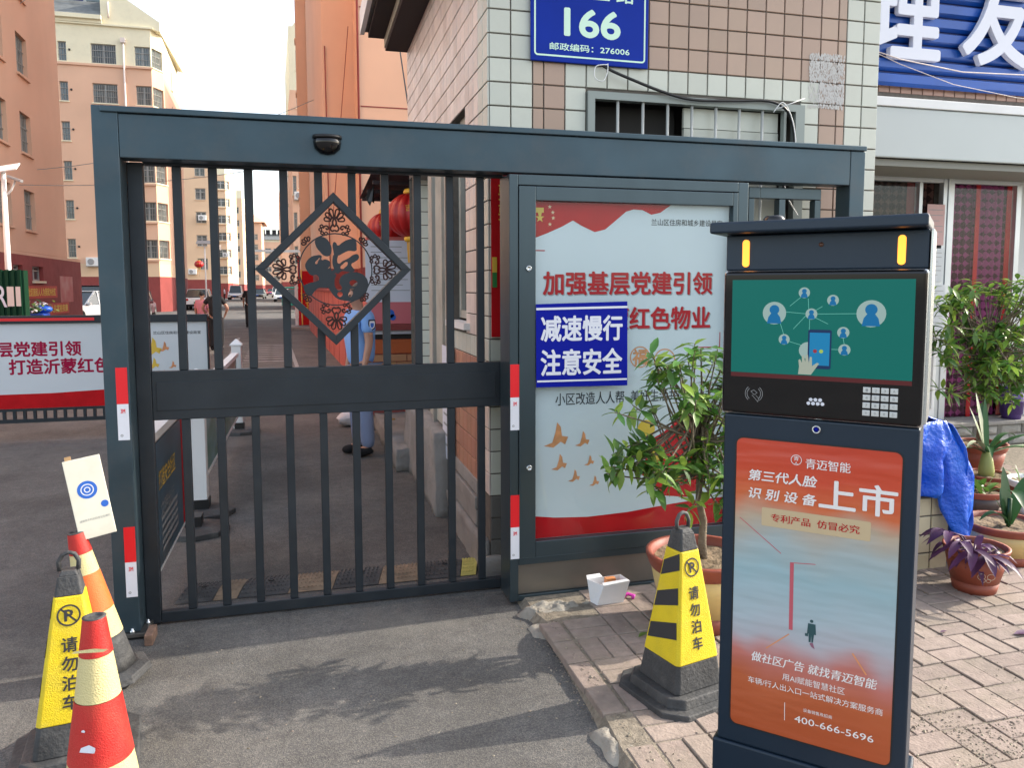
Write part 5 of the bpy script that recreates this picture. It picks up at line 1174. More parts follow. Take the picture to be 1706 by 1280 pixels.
flat(ls,M_GREY,ws,(0,8.61,0),X_,Z_,.002,'print_line')
pkp=nx('pink_poster',mat('pink poster',(.62,.16,.18),.6),.64,1.5,8.60,8.609,1.20,1.439); flat([circ(.90,1.31,.05,12),circ(.93,1.27,.035,12)],BL,pkp,(0,8.60,0),X_,Z_,.002,'printed_figure')
nx('shelf',M_MAROON,.62,1.5,8.52,8.61,1.13,1.195); nx('white_lining',M_WTXT,.64,1.5,8.57,8.60,1.085,1.125); nx('dark_slot',M_DARKIN,.64,1.5,8.60,8.615,1.03,1.084)
nx('orange_panel',mat('orange panel',(.50,.11,.03),.5),.64,1.5,8.585,8.6,.87,1.025)
M_BRK=mat('painted brick',(.52,.25,.12),.7,rnd=.15); 
for r_ in range(7):
    for i in range(4):
        x=.62+.23*i+.115*(r_%2); b=MB(); b.box(x+.005,x+.225,8.59,8.618,.86-.085*(r_+1)+.005,.86-.085*r_-.005); b.build('brick',M_BRK,ns)
# canopy with lanterns
lc=thing('lantern_canopy','dark corrugated lean-to roof hung with red lanterns beside the gatehouse','canopy',(1.2,8.3,2.75))
M_CORR=mat('rusty corrugated sheet',(.05,.04,.045),.7,.3,dirt=.4)
V=[];F=[];b=MB()
for i in range(41):
    x=.70+.9*i/40; z=2.80+.012*math.sin(i*1.57*2)+.0*i
    V+=[(x,7.3,z+.05),(x,10.2,z-.05)]
for i in range(40): F.append((2*i,2*i+2,2*i+3,2*i+1))
b.add(V,F); o=b.build('roof_sheet',M_CORR,lc); o.modifiers.new('s','SOLIDIFY').thickness=.004
for y in (7.6,8.4,9.2,10.0): 
    b=MB(); b.box(.72,1.6,y,y+.05,2.70,2.74); b.build('rafter',M_CORR,lc)
b=MB(); b.box(1.35,1.40,10.0,10.05,.2,2.7); b.build('post',M_GRILLE,lc); b=MB(); b.box(1.35,1.40,7.65,7.7,.2,2.7); b.build('post',M_GRILLE,lc)
b=MB(); b.add([(.70,9.2,2.66),(.80,9.2,2.80),(.80,9.2,2.58),(.77,9.18,2.6),(.75,9.2,2.55),(.72,9.2,2.6)],[(0,1,2,3,4,5)]); o=b.build('torn_sheet',M_BLACK,lc); o.modifiers.new('s','SOLIDIFY').thickness=.006
M_LANT=mat('lantern red',(.42,.008,.008),.45,var=.1,scale=6); M_LG=mat('lantern gold',(.75,.42,.03),.4)
def lantern(label,x,y,z,r,grp='red lanterns under the canopy'):
    t=thing('red_lantern',label,'lantern',(x,y,z),0,grp)
    prof=[]
    for i in range(13):
        a=math.pi*(.12+.76*i/12); prof.append((r*1.06*math.sin(a),-r*.86*math.cos(a)))
    b=MB(); n=96; V=[];F=[]
    for i,(rr,zz) in enumerate(prof):
        for j in range(n):
            a=2*math.pi*j/n; q=rr*(1-.07*(1-abs(math.sin(a*8))**.6)); V.append((q*math.cos(a),q*math.sin(a),zz))
    for i in range(12):
        for j in range(n): F.append((i*n+j,i*n+(j+1)%n,(i+1)*n+(j+1)%n,(i+1)*n+j))
    b.add(V,F,0,True); b.build('shade',M_LANT,t,world=False)
    for s in (-1,1): b=MB(); b.lathe([(r*.36,-.03),(r*.40,0),(r*.36,.03)],20,c=(0,0,s*r*.86)); b.build('cap',M_LG,t,world=False)
    b=MB(); 
    for j in range(26):
        a=2*math.pi*j/26; b.bar((r*.28*math.cos(a),r*.28*math.sin(a),-r*.9),(r*.24*math.cos(a),r*.24*math.sin(a),-r*1.75),.006)
    b.build('tassel',M_LG,t,world=False); b=MB(); b.tube([(0,0,r*.88),(0,0,2.72-z)],.006,5); b.build('cord',M_BLACK,t,world=False)
    text('吉祥',M_LG,t,(-.05,-r*1.055,.05),r*.55,r*.24,world=False,bold=.01); return t
lantern('big red lantern with gold caps hanging nearest under the canopy',1.10,8.0,2.34,.275); lantern('farther red lantern partly hidden behind the gate bar',.99,9.7,2.33,.23); 
lantern('small distant red lantern hanging on the peach facade window',-10.4,84,4.0,.42,'distant lantern')
# plastic bag
b=MB(); V=[];F=[]; rg=random.Random(1)
b.ball((0,0,.09),.14,14,0,(1.2,1,.62)); b.v=[(x+rg.uniform(-.012,.012),y+rg.uniform(-.012,.012),max(0,z+rg.uniform(-.01,.012))+(max(0,x)*.5)) for x,y,z in b.v]
me=b.mesh('plastic_bag',mat('white plastic bag',(.65,.64,.66),.35,bump=.6,bscale=30)); o=link('plastic_bag',me,None,(.48,9.0,0)); tag(o,'white plastic bag on the asphalt just behind the guard','bag')
b=MB(); b.box(.78,.88,8.05,8.07,.205,.225); tag(b.build('wood_scrap',mat('raw wood',(.5,.3,.1),.7)),'small piece of yellow wood lying on the concrete platform','wood')

# ------------------------------------------------------------ buildings
def winmesh(w_,h_,far,style):
    fr=MB(); t=.05 if not far else .09
    fr.box(0,w_,.0,.05,0,t); fr.box(0,w_,0,.05,h_-t,h_); fr.box(0,t,0,.05,t,h_-t); fr.box(w_-t,w_,0,.05,t,h_-t)
    if w_>.7: fr.box(w_/2-t/2,w_/2+t/2,0,.05,t,h_-t)
    fr.box(t,w_-t,.002,.048,h_*.66,h_*.66+t*.8)
    pn=MB(); pn.box(t,w_-t,.03,.034,t,h_-t)
    gr=MB()
    if style:
        s=.13 if not far else .2; k=max(2,int(w_/s))
        for i in range(1,k): gr.box(w_*i/k-.011,w_*i/k+.011,-.03,-.012,0,h_)
        for z in (.02,h_*.33,h_*.66,h_-.04): gr.box(0,w_,-.032,-.01,z,z+.02)
    return fr,pn,gr
_wc={}
def put_window(parent,P,ang,w_,h_,far=False,grille=True,dark=False):
    key=(round(w_,2),round(h_,2),far,grille,dark)
    if key not in _wc:
        f,p,g_=winmesh(w_,h_,far,grille); _wc[key]=(f.mesh('window',M_WFRAME),p.mesh('pane',M_GLASSD if dark else M_GLASS),g_.mesh('grille',M_GRILLE) if grille else None)
    f,p,g_=_wc[key]; o=link('window',f,parent,Vector(P)-parent.location,ang); link('pane',p,o)
    if g_: link('grille',g_,o)
    return o
def bldg(t,poly,bands,wins,depth=.13,roofmat=M_CREAM,far=False):
    """poly ccw-ish list of xy; wins {edge:[(u0,u1,z0,z1,grille,dark)]}"""
    mats=[];b=MB()
    for i in range(len(poly)):
        A=Vector((*poly[i],0));B_=Vector((*poly[(i+1)%len(poly)],0)); U=(B_-A); L=U.length; U.normalize(); N=Vector((U.y,-U.x,0)); ws_=wins.get(i,[])
        for z0,z1,mt in bands:
            if mt is None: continue
            if mt not in mats: mats.append(mt)
            hs=[(u0,u1,max(a,z0)-z0,min(c,z1)-z0) for u0,u1,a,c,*_ in ws_ if a<z1 and c>z0 and (a+c)/2>=z0 and (a+c)/2<z1]
            wall_grid(b,A+Vector((0,0,z0)),U,(0,0,1),N,L,z1-z0,hs,depth,mats.index(mt))
        ang=math.atan2(U.y,U.x)
        for u0,u1,a,c,*ex in ws_:
            put_window(t,A+U*u0-N*(depth-.0)+Vector((0,0,a)),ang,u1-u0,c-a,far,ex[0] if ex else True,ex[1] if len(ex)>1 else False)
            if not far or (u1-u0)>.8:
                sb_=MB(); q=A+U*(u0-.06)+Vector((0,0,a-.08)); Mx=Matrix.Translation(q)@Matrix.Rotation(ang,4,'Z'); sb_.box(0,u1-u0+.12,-.07,0,0,.07,0,Mx); sb_.build('sill',mats[-1] if z1>3 else M_CREAM,t)
    H=bands[-1][1]; b.add([(x,y,H) for x,y in poly],[tuple(range(len(poly)))],0)
    return b.build('wall',mats,t)
F25=[4.80,7.28,9.78,12.28,14.78,17.27]
def along(x,y,s): return (x+sdx*s,y+sdy*s)
# near left block, wall faces the street
n1=along(-8.9,33,-24); n2=along(-8.9,33,.5)
B1=thing('apartment_building','near salmon apartment block at left with tall barred windows','building',(-12,21,0))
wl=[]
for zt in F25:
    for s in (-4.62,-7.1,-11.5,-14,-18): wl.append((24+s,24+s+1.15,zt-1.28,zt))
bldg(B1,[n1,n2,(n2[0]-9,n2[1]),(n1[0]-9,n1[1])],[(0,2.77,None),(2.77,20,M_PINK)],{0:wl})
a1=along(-8.86,33,-24); a2=along(-8.86,33,2.45)
AN=thing('annex_building','dark maroon single storey annex with red slogan posters','building',(-11,24,0))
gw=[(24-4.33,24-3.05,1.85,2.33,False),(24-6.3,24-5.35,1.85,2.33,False)]
bldg(AN,[a1,a2,(a2[0]-3,a2[1]),(a1[0]-3,a1[1])],[(0,2.66,M_MAROON),(2.66,2.76,M_PINK)],{0:gw})
# slogans on annex
au=Vector((sdx,sdy,0)); A0=Vector((-8.86,33,0)); an_=Vector((sdy,-sdx,0))
def aflat(s0,s1,z0,z1,mt,t,par,nm='poster'): return flat([[(s0,z0),(s1,z0),(s1,z1),(s0,z1)]],mt,par,A0,au,(0,0,1),t,nm)
M_REDB=mat('faded red poster',(.50,.04,.02),.6,var=.1,scale=2)
pA=aflat(-5.1,-1.4,1.26,1.68,M_REDB,.006,AN); aflat(-2.75,.2,.66,1.06,M_REDB,.006,AN); pC=aflat(-.95,.95,1.07,2.05,mat('rose poster',(.42,.05,.05),.6,col2=(.5,.22,.2),scale=1.5),.006,AN)
text('社区居民人人为我我为社区',M_GOLD,AN,A0+au*-3.3+Vector((0,0,1.47)),3.3,.26,ux=au,bold=.02,thick=.012); text('人民富裕安康',M_GOLD,AN,A0+au*-1.2+Vector((0,0,.86)),2.4,.27,ux=au,bold=.02,thick=.012)
# second block: cream top
B2=thing('apartment_building','salmon block with cream top floor and corner bay windows in mid distance','building',(-14,56,0))
w2=[];w2c=[];w2e=[]
for i,zt in enumerate(F25):
    dk=False
    w2+=[(20-14.85,20-14.36,zt-1.2,zt,True,False),(20-12.95,20-11.48,zt-1.23,zt,True,i==5),(20-10.38,20-9.44,zt-1.23,zt,True,False)]
    w2c.append((.08,1.22,zt-1.23,zt)); w2e.append((4.5,5.0,zt-1.3,zt))
e0=(-9.4,56); e1=(-8.88,57.15); e2=along(-8.88,57.15,10.8)
bands2=[(0,2.35,M_MAROON),(2.35,3.2,M_PEACH),(3.2,15.88,M_PINK),(15.88,18.4,M_CREAM)]
bldg(B2,[(-20,56),e0,e1,e2,(-20,68)],bands2,{0:w2,1:w2c,2:w2e})
one('band',M_PINK,B2,(-20,-9.36,55.9,56,15.84,15.98)); one('cornice',M_CREAM,B2,(-20,-12.2,55.6,56.2,18.7,18.95),(-20,-9.2,55.85,56.1,18.4,18.5),(-20,-12.2,55.8,56.2,18.5,18.7))
b=MB(); b.prism([(-12.28,18.5),(-12.28,20.6),(-11.6,21.0),(-10.6,20.1),(-8.80,18.9),(-8.80,18.3),(-9.3,18.41)],56.0,66,0); b.build('gable',M_CREAM,B2)
b=MB(); b.add([(-20,55.7,18.96),(-12.3,55.7,18.96),(-12.3,59,21.4),(-20,59,21.4),(-20,66,18.96),(-12.3,66,18.96)],[(0,1,2,3),(3,2,5,4),(1,5,2)]); rf_=b.build('roof',M_ROOFT,B2)
for k in range(3):
    b=MB(); b.box(-15.5+k*1.1,-14.6+k*1.1,57,57.1,20.2,20.6); b.build('solar_tube_bank',M_SLATD if k<2 else M_GLASS,rf_)
for x,z0,z1 in [(-11.01,2.5,17.45),(-12.1+.3,18.9,19.9)]:
    b=MB(); b.tube([(x,55.9,z0),(x,55.9,z1)],.06,8); b.build('drain_pipe',M_PIPE,B2)
b=MB(); b.box(-11.15,-10.87,55.75,55.98,17.4,17.7); b.build('pipe_hopper',M_PIPE,B2)
for zt in F25:
    b=MB(); Mx=Matrix.Translation((-14.17,55.98,zt-.5))@Matrix.Rotation(R(90),4,'X'); b.lathe([(.07,0),(.07,.03),(0,.03)],10,M=Mx); b.build('vent_hole',M_BLACK,B2)
    b=MB(); b.box(-10.6,-9.36,55.86,56,zt-1.42,zt-1.3); b.build('balcony_ledge',M_PINK,B2)
def ac(x,y,z,rz,par_lab):
    t=thing('air_conditioner',par_lab,'air conditioner',(x,y,z),rz,'outdoor units on the facades'); b=MB(); b.box(0,.8,-.3,0,0,.55); b.build('casing',M_WHITE,t,world=False,bevel=.02)
    b=MB(); b.lathe([(.2,0),(.2,.02),(.17,.02),(.04,.012),(0,.012)],18,M=Matrix.Translation((.30,-.30,.27))@Matrix.Rotation(R(90),4,'X')); b.build('fan',M_GREY,t,world=False); b=MB(); b.box(0,.8,-.3,0,-.05,-.005); b.build('bracket',M_GRILLE,t,world=False); return t
ac(-13.75,55.98,3.05,0,'white air conditioner unit low on the salmon block facade'); ac(-8.8,60,13.6,R(88),'air conditioner high on the lit side wall of the cream topped block')
for x_,y_,z_,l_ in ((-11.0,89.9,8.9,'small air conditioner beside the middle windows of the peach block'),(-12.2,89.9,3.1,'air conditioner low on the peach block above its doorway'),(-11.9,123.8,6.3,'far air conditioner below a bay window of the fourth block'),(-9.7,95,6.0,'air conditioner on the street side wall of the peach block'),(.9,57.9,5.2,'air conditioner low on the block beside the tall gable')): ac(x_,y_,z_,0 if y_!=95 else R(88),l_)
one('doorway',M_MAROON,B2,(-13.5,-11.5,55.97,55.99,.1,2.0))
# third block
B3=thing('apartment_building','peach block with paired windows behind the cream topped block','building',(-13,90,0))
w3=[]
for zt in [4.8,7.32,9.83,12.34,14.84,17.3]: w3+=[(20-12.71,20-12.42,zt-1.2,zt,False,True),(20-11.28,20-10.22,zt-1.22,zt,True,False),(20-17,20-16,zt-1.2,zt,True,False)]
f0=(-9.85,90); f1=along(-9.85,90,14)
bldg(B3,[(-20,90),f0,f1,(-20,104)],[(0,2.5,M_MAROON),(2.5,20,M_PEACH)],{0:w3,1:[(3,4,z-1.2,z) for z in F25]},far=True)
one('ledge',M_PEACH,B3,(-13.1,-12.0,89.86,90,15.4,15.5)); 
# fourth
B4=thing('apartment_building','fourth peach block with stacked bay windows and yellow green roof edge','building',(-13,124,0))
w4=[(20-12.6,20-11.3,zt-1.22,zt,False) for zt in [4.85,7.4,9.92,12.5,15.0,17.6]]
g0=(-11.3,124);g1=(-10.7,125);g2=along(-10.7,125,22)
bldg(B4,[(-20,124),g0,g1,g2,(-20,146)],[(0,2.3,M_MAROON),(2.3,18.5,M_PEACH),(18.5,20.2,M_CREAM)],{0:w4,1:[(.1,1.0,zt-1.22,zt,False) for zt in [4.85,7.4,9.92,12.5,15.0,17.6]],2:[(4,5,z-1.2,z,False,True) for z in F25]+[(10,11,z-1.2,z,False,True) for z in F25]},far=True)
for zt in [4.85,7.4,9.92,12.5,15.0,17.6]: one('ledge',M_PEACH,B4,(-12.9,-11.2,123.8,124,zt-1.45,zt-1.33))
B5=thing('apartment_building','fifth receding block at the end of the left row','building',(-14,160,0))
h0=along(-11.6,160,0);h1=along(-11.6,160,25)
bldg(B5,[(-24,160),h0,h1,(-24,185)],[(0,2.3,M_MAROON),(2.3,19,M_PEACH),(19,20.5,M_CREAM)],{0:[(24-13.4,24-12.2,z-1.2,z,False) for z in F25],1:[(s,s+1,z-1.2,z,False,True) for z in F25 for s in (4,10,16)]},far=True)
B6=thing('apartment_building','distant salmon block with hipped roof closing the street','building',(-13,200,0))
bldg(B6,[(-22,200),(-10.2,200),(-10.2,212),(-22,212)],[(0,2.3,M_MAROON),(2.3,17.6,M_PINK)],{0:[(22-x,22-x+1.6,z-1.4,z,False) for z in F25[:5] for x in (-11.6+22-22,) for x in (15.0,12.6)]},far=True)
b=MB(); b.add([(-23,199,17.6),(-9.2,199,17.6),(-9.2,213,17.6),(-23,213,17.6),(-19,206,20.3),(-12.5,206,20.3)],[(0,1,5,4),(1,2,5),(2,3,4,5),(3,0,4)]); b.build('roof',M_PINK,B6)
B7=thing('apartment_building','lower distant salmon block with solar tanks on its roof','building',(-8,230,0))
bldg(B7,[(-14,230),(3,230),(3,240),(-14,240)],[(0,2.5,M_MAROON),(2.5,14.6,M_PINK),(14.6,15.2,M_CREAM)],{0:[(14-x,14-x+1.6,z-1.4,z,False) for z in (5,7.6,10.2,12.8) for x in (10.8,8.6,6.2,4.0)]},far=True)
b=MB(); b.add([(-14.6,229.5,15.2),(3.6,229.5,15.2),(3.6,235,17.2),(-14.6,235,17.2)],[(0,1,2,3)]); b.add([(-14.6,241,15.2),(3.6,241,15.2),(3.6,235,17.2),(-14.6,235,17.2)],[(0,1,2,3)]); b.build('roof',M_ROOFT,B7)
for x in (-12,-10.6,-8.9,-7.4): one('solar_tank',M_CBLACK,B7,(x,x+1.1,233,234,16.9,18.2))
# right side blocks
R1=thing('apartment_building','tall blank salmon gable wall on the right of the lane','building',(4,25,0))
r0=(.66,25); bldg(R1,[along(.66,25,9.8),r0,(1.62,25),(1.62,23),(9,23),(9,36)],[(0,2.2,M_MAROON),(2.2,24,M_PINK)],{})
for z in (1.95,4.4,6.80,9.57,12.3): one('expansion_joint',M_MAROON,R1,(1.66,9,22.985,23,z,z+.03))
b=MB(); b.tube([(1.60,22.94,0),(1.60,22.94,22)],.035,6); b.build('drain_pipe',M_MAROON,R1); b=MB(); b.tube([(.78,24.95,0),(.74,24.95,9)],.018,5); b.build('wall_cable',M_MAROON,R1)
R1b=thing('apartment_building','narrow projecting salmon bay behind the blank gable','building',(.5,36,0)); bldg(R1b,[(-.17,42),(-.17,34.9),(.22,34.9),(4,36.2),(4,42)],[(0,2.2,M_MAROON),(2.2,24,M_PINK)],{0:[(2,2.8,z-1.3,z) for z in F25]})
R2=thing('apartment_building','salmon block with cream top floor seen beside the tall gable','building',(1,58,0))
w5=[(.45,.95,z-1.35,z) for z in [2.6,5.1,7.6,10.12,12.95,15.72,18.36]]
bldg(R2,[along(-.75,58,14),(-.75,58),(4,58),(4,72)],[(0,2.0,M_MAROON),(2,15.6,M_PINK),(15.6,20,M_CREAM)],{1:w5+[(.05,.30,z-1.3,z) for z in (4.6,7.0,9.6)],0:[(3,4,z-1.2,z) for z in F25]})
b=MB(); b.prism([(-.5,20),(.2,20.9),(4,20.9),(4,20)],58,72); b.build('parapet',M_CREAM,R2)
ac(-.62,57.9,7.9,0,'air conditioner on the front of the right hand block beside the gable')
R3=thing('apartment_building','far right block seen as a thin sliver behind the gate bar','building',(0,90,0)); bldg(R3,[along(-2.6,95,20),(-2.6,95),(3,95),(3,115)],[(0,2.3,M_MAROON),(2.3,14,M_PINK)],{0:[(s,s+1,z-1.2,z,False,True) for z in F25[:4] for s in (3,9,15)]},far=True)

# height bar, lamps, wires
hb=thing('height_bar','grey height limit bar crossing the street above the far traffic','height bar',(0,50,0)); one('crossbar',M_ALU,hb,(-3.3,4.3,49.95,50.05,3.80,3.95)); one('post',M_ALU,hb,(-3.45,-3.31,49.93,50.07,0,3.96)); one('post',M_ALU,hb,(4.31,4.45,49.93,50.07,0,3.96))
lt=thing('street_lamp','white street lamp post with solar panel at the left edge','street lamp',(-5.9,18,0))
b=MB(); b.tube([(-5.9,18,0),(-5.88,18,4.0)],[.07,.045],10); b.build('pole',M_WHITE,lt)
b=MB(); b.tube([(-5.88,18,3.45),(-5.75,18,3.6),(-5.66,17.95,3.78)],.02,6); b.build('arm',M_WHITE,lt)
b=MB(); Mx=Matrix.Translation((-5.64,17.9,3.82))@Matrix.Rotation(R(20),4,'Y'); b.box(-.13,.13,-.08,.08,-.035,.02,0,Mx); b.build('lamp_head',M_GREY,lt,bevel=.01); b=MB(); Mx=Matrix.Translation((-5.9,18,4.02))@Matrix.Rotation(R(-12),4,'Y')@Matrix.Rotation(R(25),4,'X'); b.box(-.3,.3,-.2,.2,-.012,.012,0,Mx); b.build('solar_panel',M_WHITE,lt)
lt2=thing('street_lamp','distant lamp post with solar panel in front of the peach block','street lamp',(-7,60,0))
b=MB(); b.tube([(-7,60,0),(-7,60,4.8)],.06,6); b.build('pole',M_WHITE,lt2); b=MB(); Mx=Matrix.Translation((-7,60,4.9))@Matrix.Rotation(R(25),4,'X'); b.box(-.55,.55,-.3,.3,-.02,.02,0,Mx); b.build('solar_panel',M_GREY,lt2)
for i,(a,c,s,lb) in enumerate([((-10.3,28,9.1),(-7.5,30,12.5),.15,'thin cable rising across the salmon wall towards the cream roof'),((-9.6,28,4.9),(2,27,6.4),.5,'long thin cable crossing the street at mid height'),((-10.3,30,5.5),(.6,30,8.6),.6,'second cable crossing the gap of sky above the lane')]):
    cable('overhead_cable',[a,c],.012,M_GREY,lb,s)
cable('overhead_cable',[(1.5,16,10),(1.05,7.6,3.0)],.008,M_BAR,'dark cable dropping from the gable towards the gatehouse roof',.12)
cable('overhead_cable',[(.85,24.8,3.5),(1.45,24.8,9.6)],.012,M_MAROON,'diagonal cable stretched across the gable recess',.05)
# ------------------------------------------------------------ vehicles
M_TYRE=mat('tyre',(.02,.02,.02),.8); M_RIM=mat('rim',(.35,.36,.37),.35,.7); M_CGL=mat('car glass',(.02,.03,.035),.08,spec=.8); M_HL=mat('headlight',(.6,.62,.62),.15); M_TL=mat('tail light',(.4,.01,.01),.2); M_CHR=mat('chrome',(.6,.6,.6),.2,.9)
def paint(n_,c): return mat(n_+' car paint',c,.28,.1,coat=.6)
def car(label,x,y,rz,pm,L=4.3,W=1.75,H=1.45,suv=False,plate=None,name='parked_car',grp='cars parked along the street'):
    t=thing(name,label,'car',(x,y,0),rz,grp); hl=L/2; hb_=.78 if not suv else .9
    def prof(pts,w0,w1,mt,nm,z_w=None,bev=.04):
        b=MB(); k=len(pts); zs=[p[1] for p in pts]; z0,z1=min(zs),max(zs)
        V=[]
        for s in (-1,1):
            for (yy,z) in pts:
                w_=w0+(w1-w0)*(z-z0)/(z1-z0); V.append((s*w_/2,yy,z))
        b.add(V,[tuple(range(k)),tuple(range(k,2*k))[::-1]]+[(i,(i+1)%k,(i+1)%k+k,i+k) for i in range(k)]); return b.build(nm,mt,t,world=False,bevel=bev)
    prof([(-hl,.35),(-hl+.05,.28),(hl-.05,.28),(hl,.38),(hl-.03,.62),(hl-.25,hb_-.08),(hl-1.05,hb_+.02),(-hl+.45,hb_+.05),(-hl+.05,hb_-.02)],W,W*.96,pm,'body',bev=.06)
    rear=-hl+(.15 if suv else .55)
    cb=prof([(hl-1.15,hb_+.0),(hl-1.95,H-.03),(rear+.45,H-.02),(rear,hb_+.03)],W*.93,W*.74,M_CGL,'cabin_glass',bev=.03)
    b=MB(); b.box(-W*.36,W*.36,rear+.42,hl-1.9,H-.025,H+.02); b.build('roof',pm,t,world=False,bevel=.03)
    for s in (-1,1):
        for yy in (hl-1.95,.05,rear+.45): 
            b=MB(); b.bar((s*W*.455,yy+(.75 if yy==hl-1.95 else 0),hb_),(s*W*.372,yy,H-.01),.06,.05); b.build('pillar',pm,cb,world=False)
        b=MB(); b.box(s*W*.46,s*(W*.46+.17),hl-1.45,hl-1.3,hb_+.02,hb_+.14); b.build('wing_mirror',pm,t,world=False,bevel=.02)
        for yy in (hl-.85,-hl+.8):
            b=MB(); Mx=Matrix.Translation((s*(W/2-.09),yy,.31))@Matrix.Rotation(R(90),4,'Y'); b.lathe([(.19,-.1),(.29,-.1),(.31,-.06),(.31,.06),(.29,.1),(.19,.1)],20,M=Mx); wh=b.build('wheel',M_TYRE,t,world=False); b=MB(); b.lathe([(.19,-.095*1),(.19,.097),(.05,.105),(0,.105)],16,M=Mx); b.lathe([(0,-.105),(.05,-.105),(.19,-.096)],16,M=Mx); b.build('rim',M_RIM,wh,world=False)
        b=MB(); b.box(s*W*.30,s*W*.47,hl-.10,hl+.01,.58,.70); b.build('headlight',M_HL,t,world=False,bevel=.02); b=MB(); b.box(s*W*.34,s*W*.47,-hl-.01,-hl+.08,hb_-.22,hb_-.06); b.build('tail_light',M_TL,t,world=False,bevel=.02)
    b=MB(); b.box(-W*.28,W*.28,hl-.02,hl+.015,.40,.55); b.build('grille',M_CBLACK,t,world=False); b=MB(); b.box(-W*.48,W*.48,-hl-.03,-hl+.05,.26,.42); b.box(-W*.48,W*.48,hl-.05,hl+.02,.26,.38); b.build('bumper',M_CBLACK,t,world=False,bevel=.02)
    for yy in (hl+.022,-hl-.036): b=MB(); b.box(-.22,.22,yy-.005,yy+.005,.47,.60); b.build('number_plate',plate or BL,t,world=False)
    return t
PW=paint('white',(.75,.76,.76)); PB=paint('dark',(.03,.035,.04)); PR=paint('red',(.35,.015,.02)); PM=paint('maroon',(.10,.02,.03)); PS=paint('silver',(.45,.47,.48)); PG=mat('green plate',(.02,.30,.14),.4)
car('white saloon nosing past the maroon annex behind the barrier',-10.3,41.5,R(150),PW); car('maroon people carrier parked behind the white saloon',-11.4,47,R(190),PM,H=1.75,suv=True)
car('dark brown car parked beyond the barrier with its tail showing',-8.75,44.5,R(185),PM,H=1.45); car('white hatchback with a green number plate seen from behind',-7.7,62,R(2),PW,suv=True,H=1.5,plate=PG)
car('white van parked farther along the left kerb',-9.1,110,R(180),PW,H=1.9,suv=True); car('dark car with green tinted windscreen driving in the far street',-6.6,118,R(176),PB); car('red hatchback in the far distance',-7.0,170,R(180),PR)
car('pale off road car far away on the right side of the street',-4.6,135,R(182),PS,H=1.75,suv=True); car('white car partly behind the lucky diamond bar',-2.6,92,R(180),PW)
car('second red car beyond the first at the end of the street',-9.0,175,R(178),PR); 
# small white truck
mtk=thing('mini_truck','small white truck parked facing the camera by the peach block','truck',(-12.0,68,0),0)
def tb_(nm,mt,*q,bev=.03): 
    b=MB(); b.box(*q); return b.build(nm,mt,mtk,world=False,bevel=bev)
tb_('cab',PW,-.8,.8,-1.6,-.3,.45,1.2); tb_('roof',PW,-.72,.72,-1.3,-.3,1.75,1.9); tb_('windscreen',M_CGL,-.7,.7,-1.5,-.35,1.2,1.75); tb_('cargo_bed',PW,-.8,.8,-.25,2.0,.6,1.5); tb_('bumper',M_CHR,-.8,.8,-1.7,-1.6,.35,.55)
for s in (-1,1):
    for yy in (-1.1,1.3): b=MB(); b.lathe([(.18,-.09),(.28,-.09),(.3,0),(.28,.09),(.18,.09)],16,M=Matrix.Translation((s*.68,yy,.3))@Matrix.Rotation(R(90),4,'Y')); b.build('wheel',M_TYRE,mtk,world=False)
    tb_('headlight',M_HL,s*.45,s*.7,-1.63,-1.59,.65,.82,bev=.01)
# green cargo tricycle
tri=thing('cargo_tricycle','green covered cargo tricycle standing by the red banners','tricycle',(-1.0,52.5,0))
def tr_(nm,mt,*q,bev=.03): 
    b=MB(); b.box(*q); return b.build(nm,mt,tri,world=False,bevel=bev)
M_TRG=mat('tricycle green',(.02,.20,.15),.5)
tr_('cargo_box',M_TRG,-.5,.5,-.9,.9,.45,.95); tr_('canopy',M_TRG,-.52,.52,-1.0,1.0,1.55,1.66); tr_('windscreen',M_GLASS,-.45,.45,-.98,-.95,.95,1.5)
for s in (-1,1):
    for yy in (-.9,.9): tr_('canopy_post',M_BAR,s*.48-.02,s*.48+.02,yy-.02,yy+.02,.95,1.55,bev=0)
for x,yy in ((-.45,.6),(.45,.6),(0,-.9)): b=MB(); b.lathe([(.2,-.04),(.28,-.05),(.28,.05),(.2,.04)],16,M=Matrix.Translation((x,yy,.28))@Matrix.Rotation(R(90),4,'Y')); b.build('wheel',M_TYRE,tri,world=False)
# red upright boards beside the lane
rb=thing('red_board','tall red board with gold characters standing on a pale plinth','sign',(.1,31,.12)); b=MB(); b.box(-.12,.30,31,31.1,.15,2.25); b.build('panel',M_RED,rb); text('福安和',M_LG,rb,(.09,31,1.0),.22,1.1,vertical=True,bold=.02,thick=.006); b=MB(); b.box(-.28,-.18,30.95,31.4,.15,2.8); b.build('side_panel',M_RED,rb); b=MB(); b.box(-.17,-.13,30.94,30.96,.15,2.3); b.build('trim',M_LG,rb)
wc=thing('white_cabinet','white cabinet panel next to the red boards','cabinet',(-.5,31.6,0)); b=MB(); b.box(-.42,-.30,31.5,31.8,.12,1.75); b.build('panel',M_WHITE,wc)
b=MB(); b.box(-.8,.62,29.9,31.8,0,.12); tag(b.build('concrete_plinth',M_CONC,bevel=.01),'pale concrete plinth under the red boards','plinth')
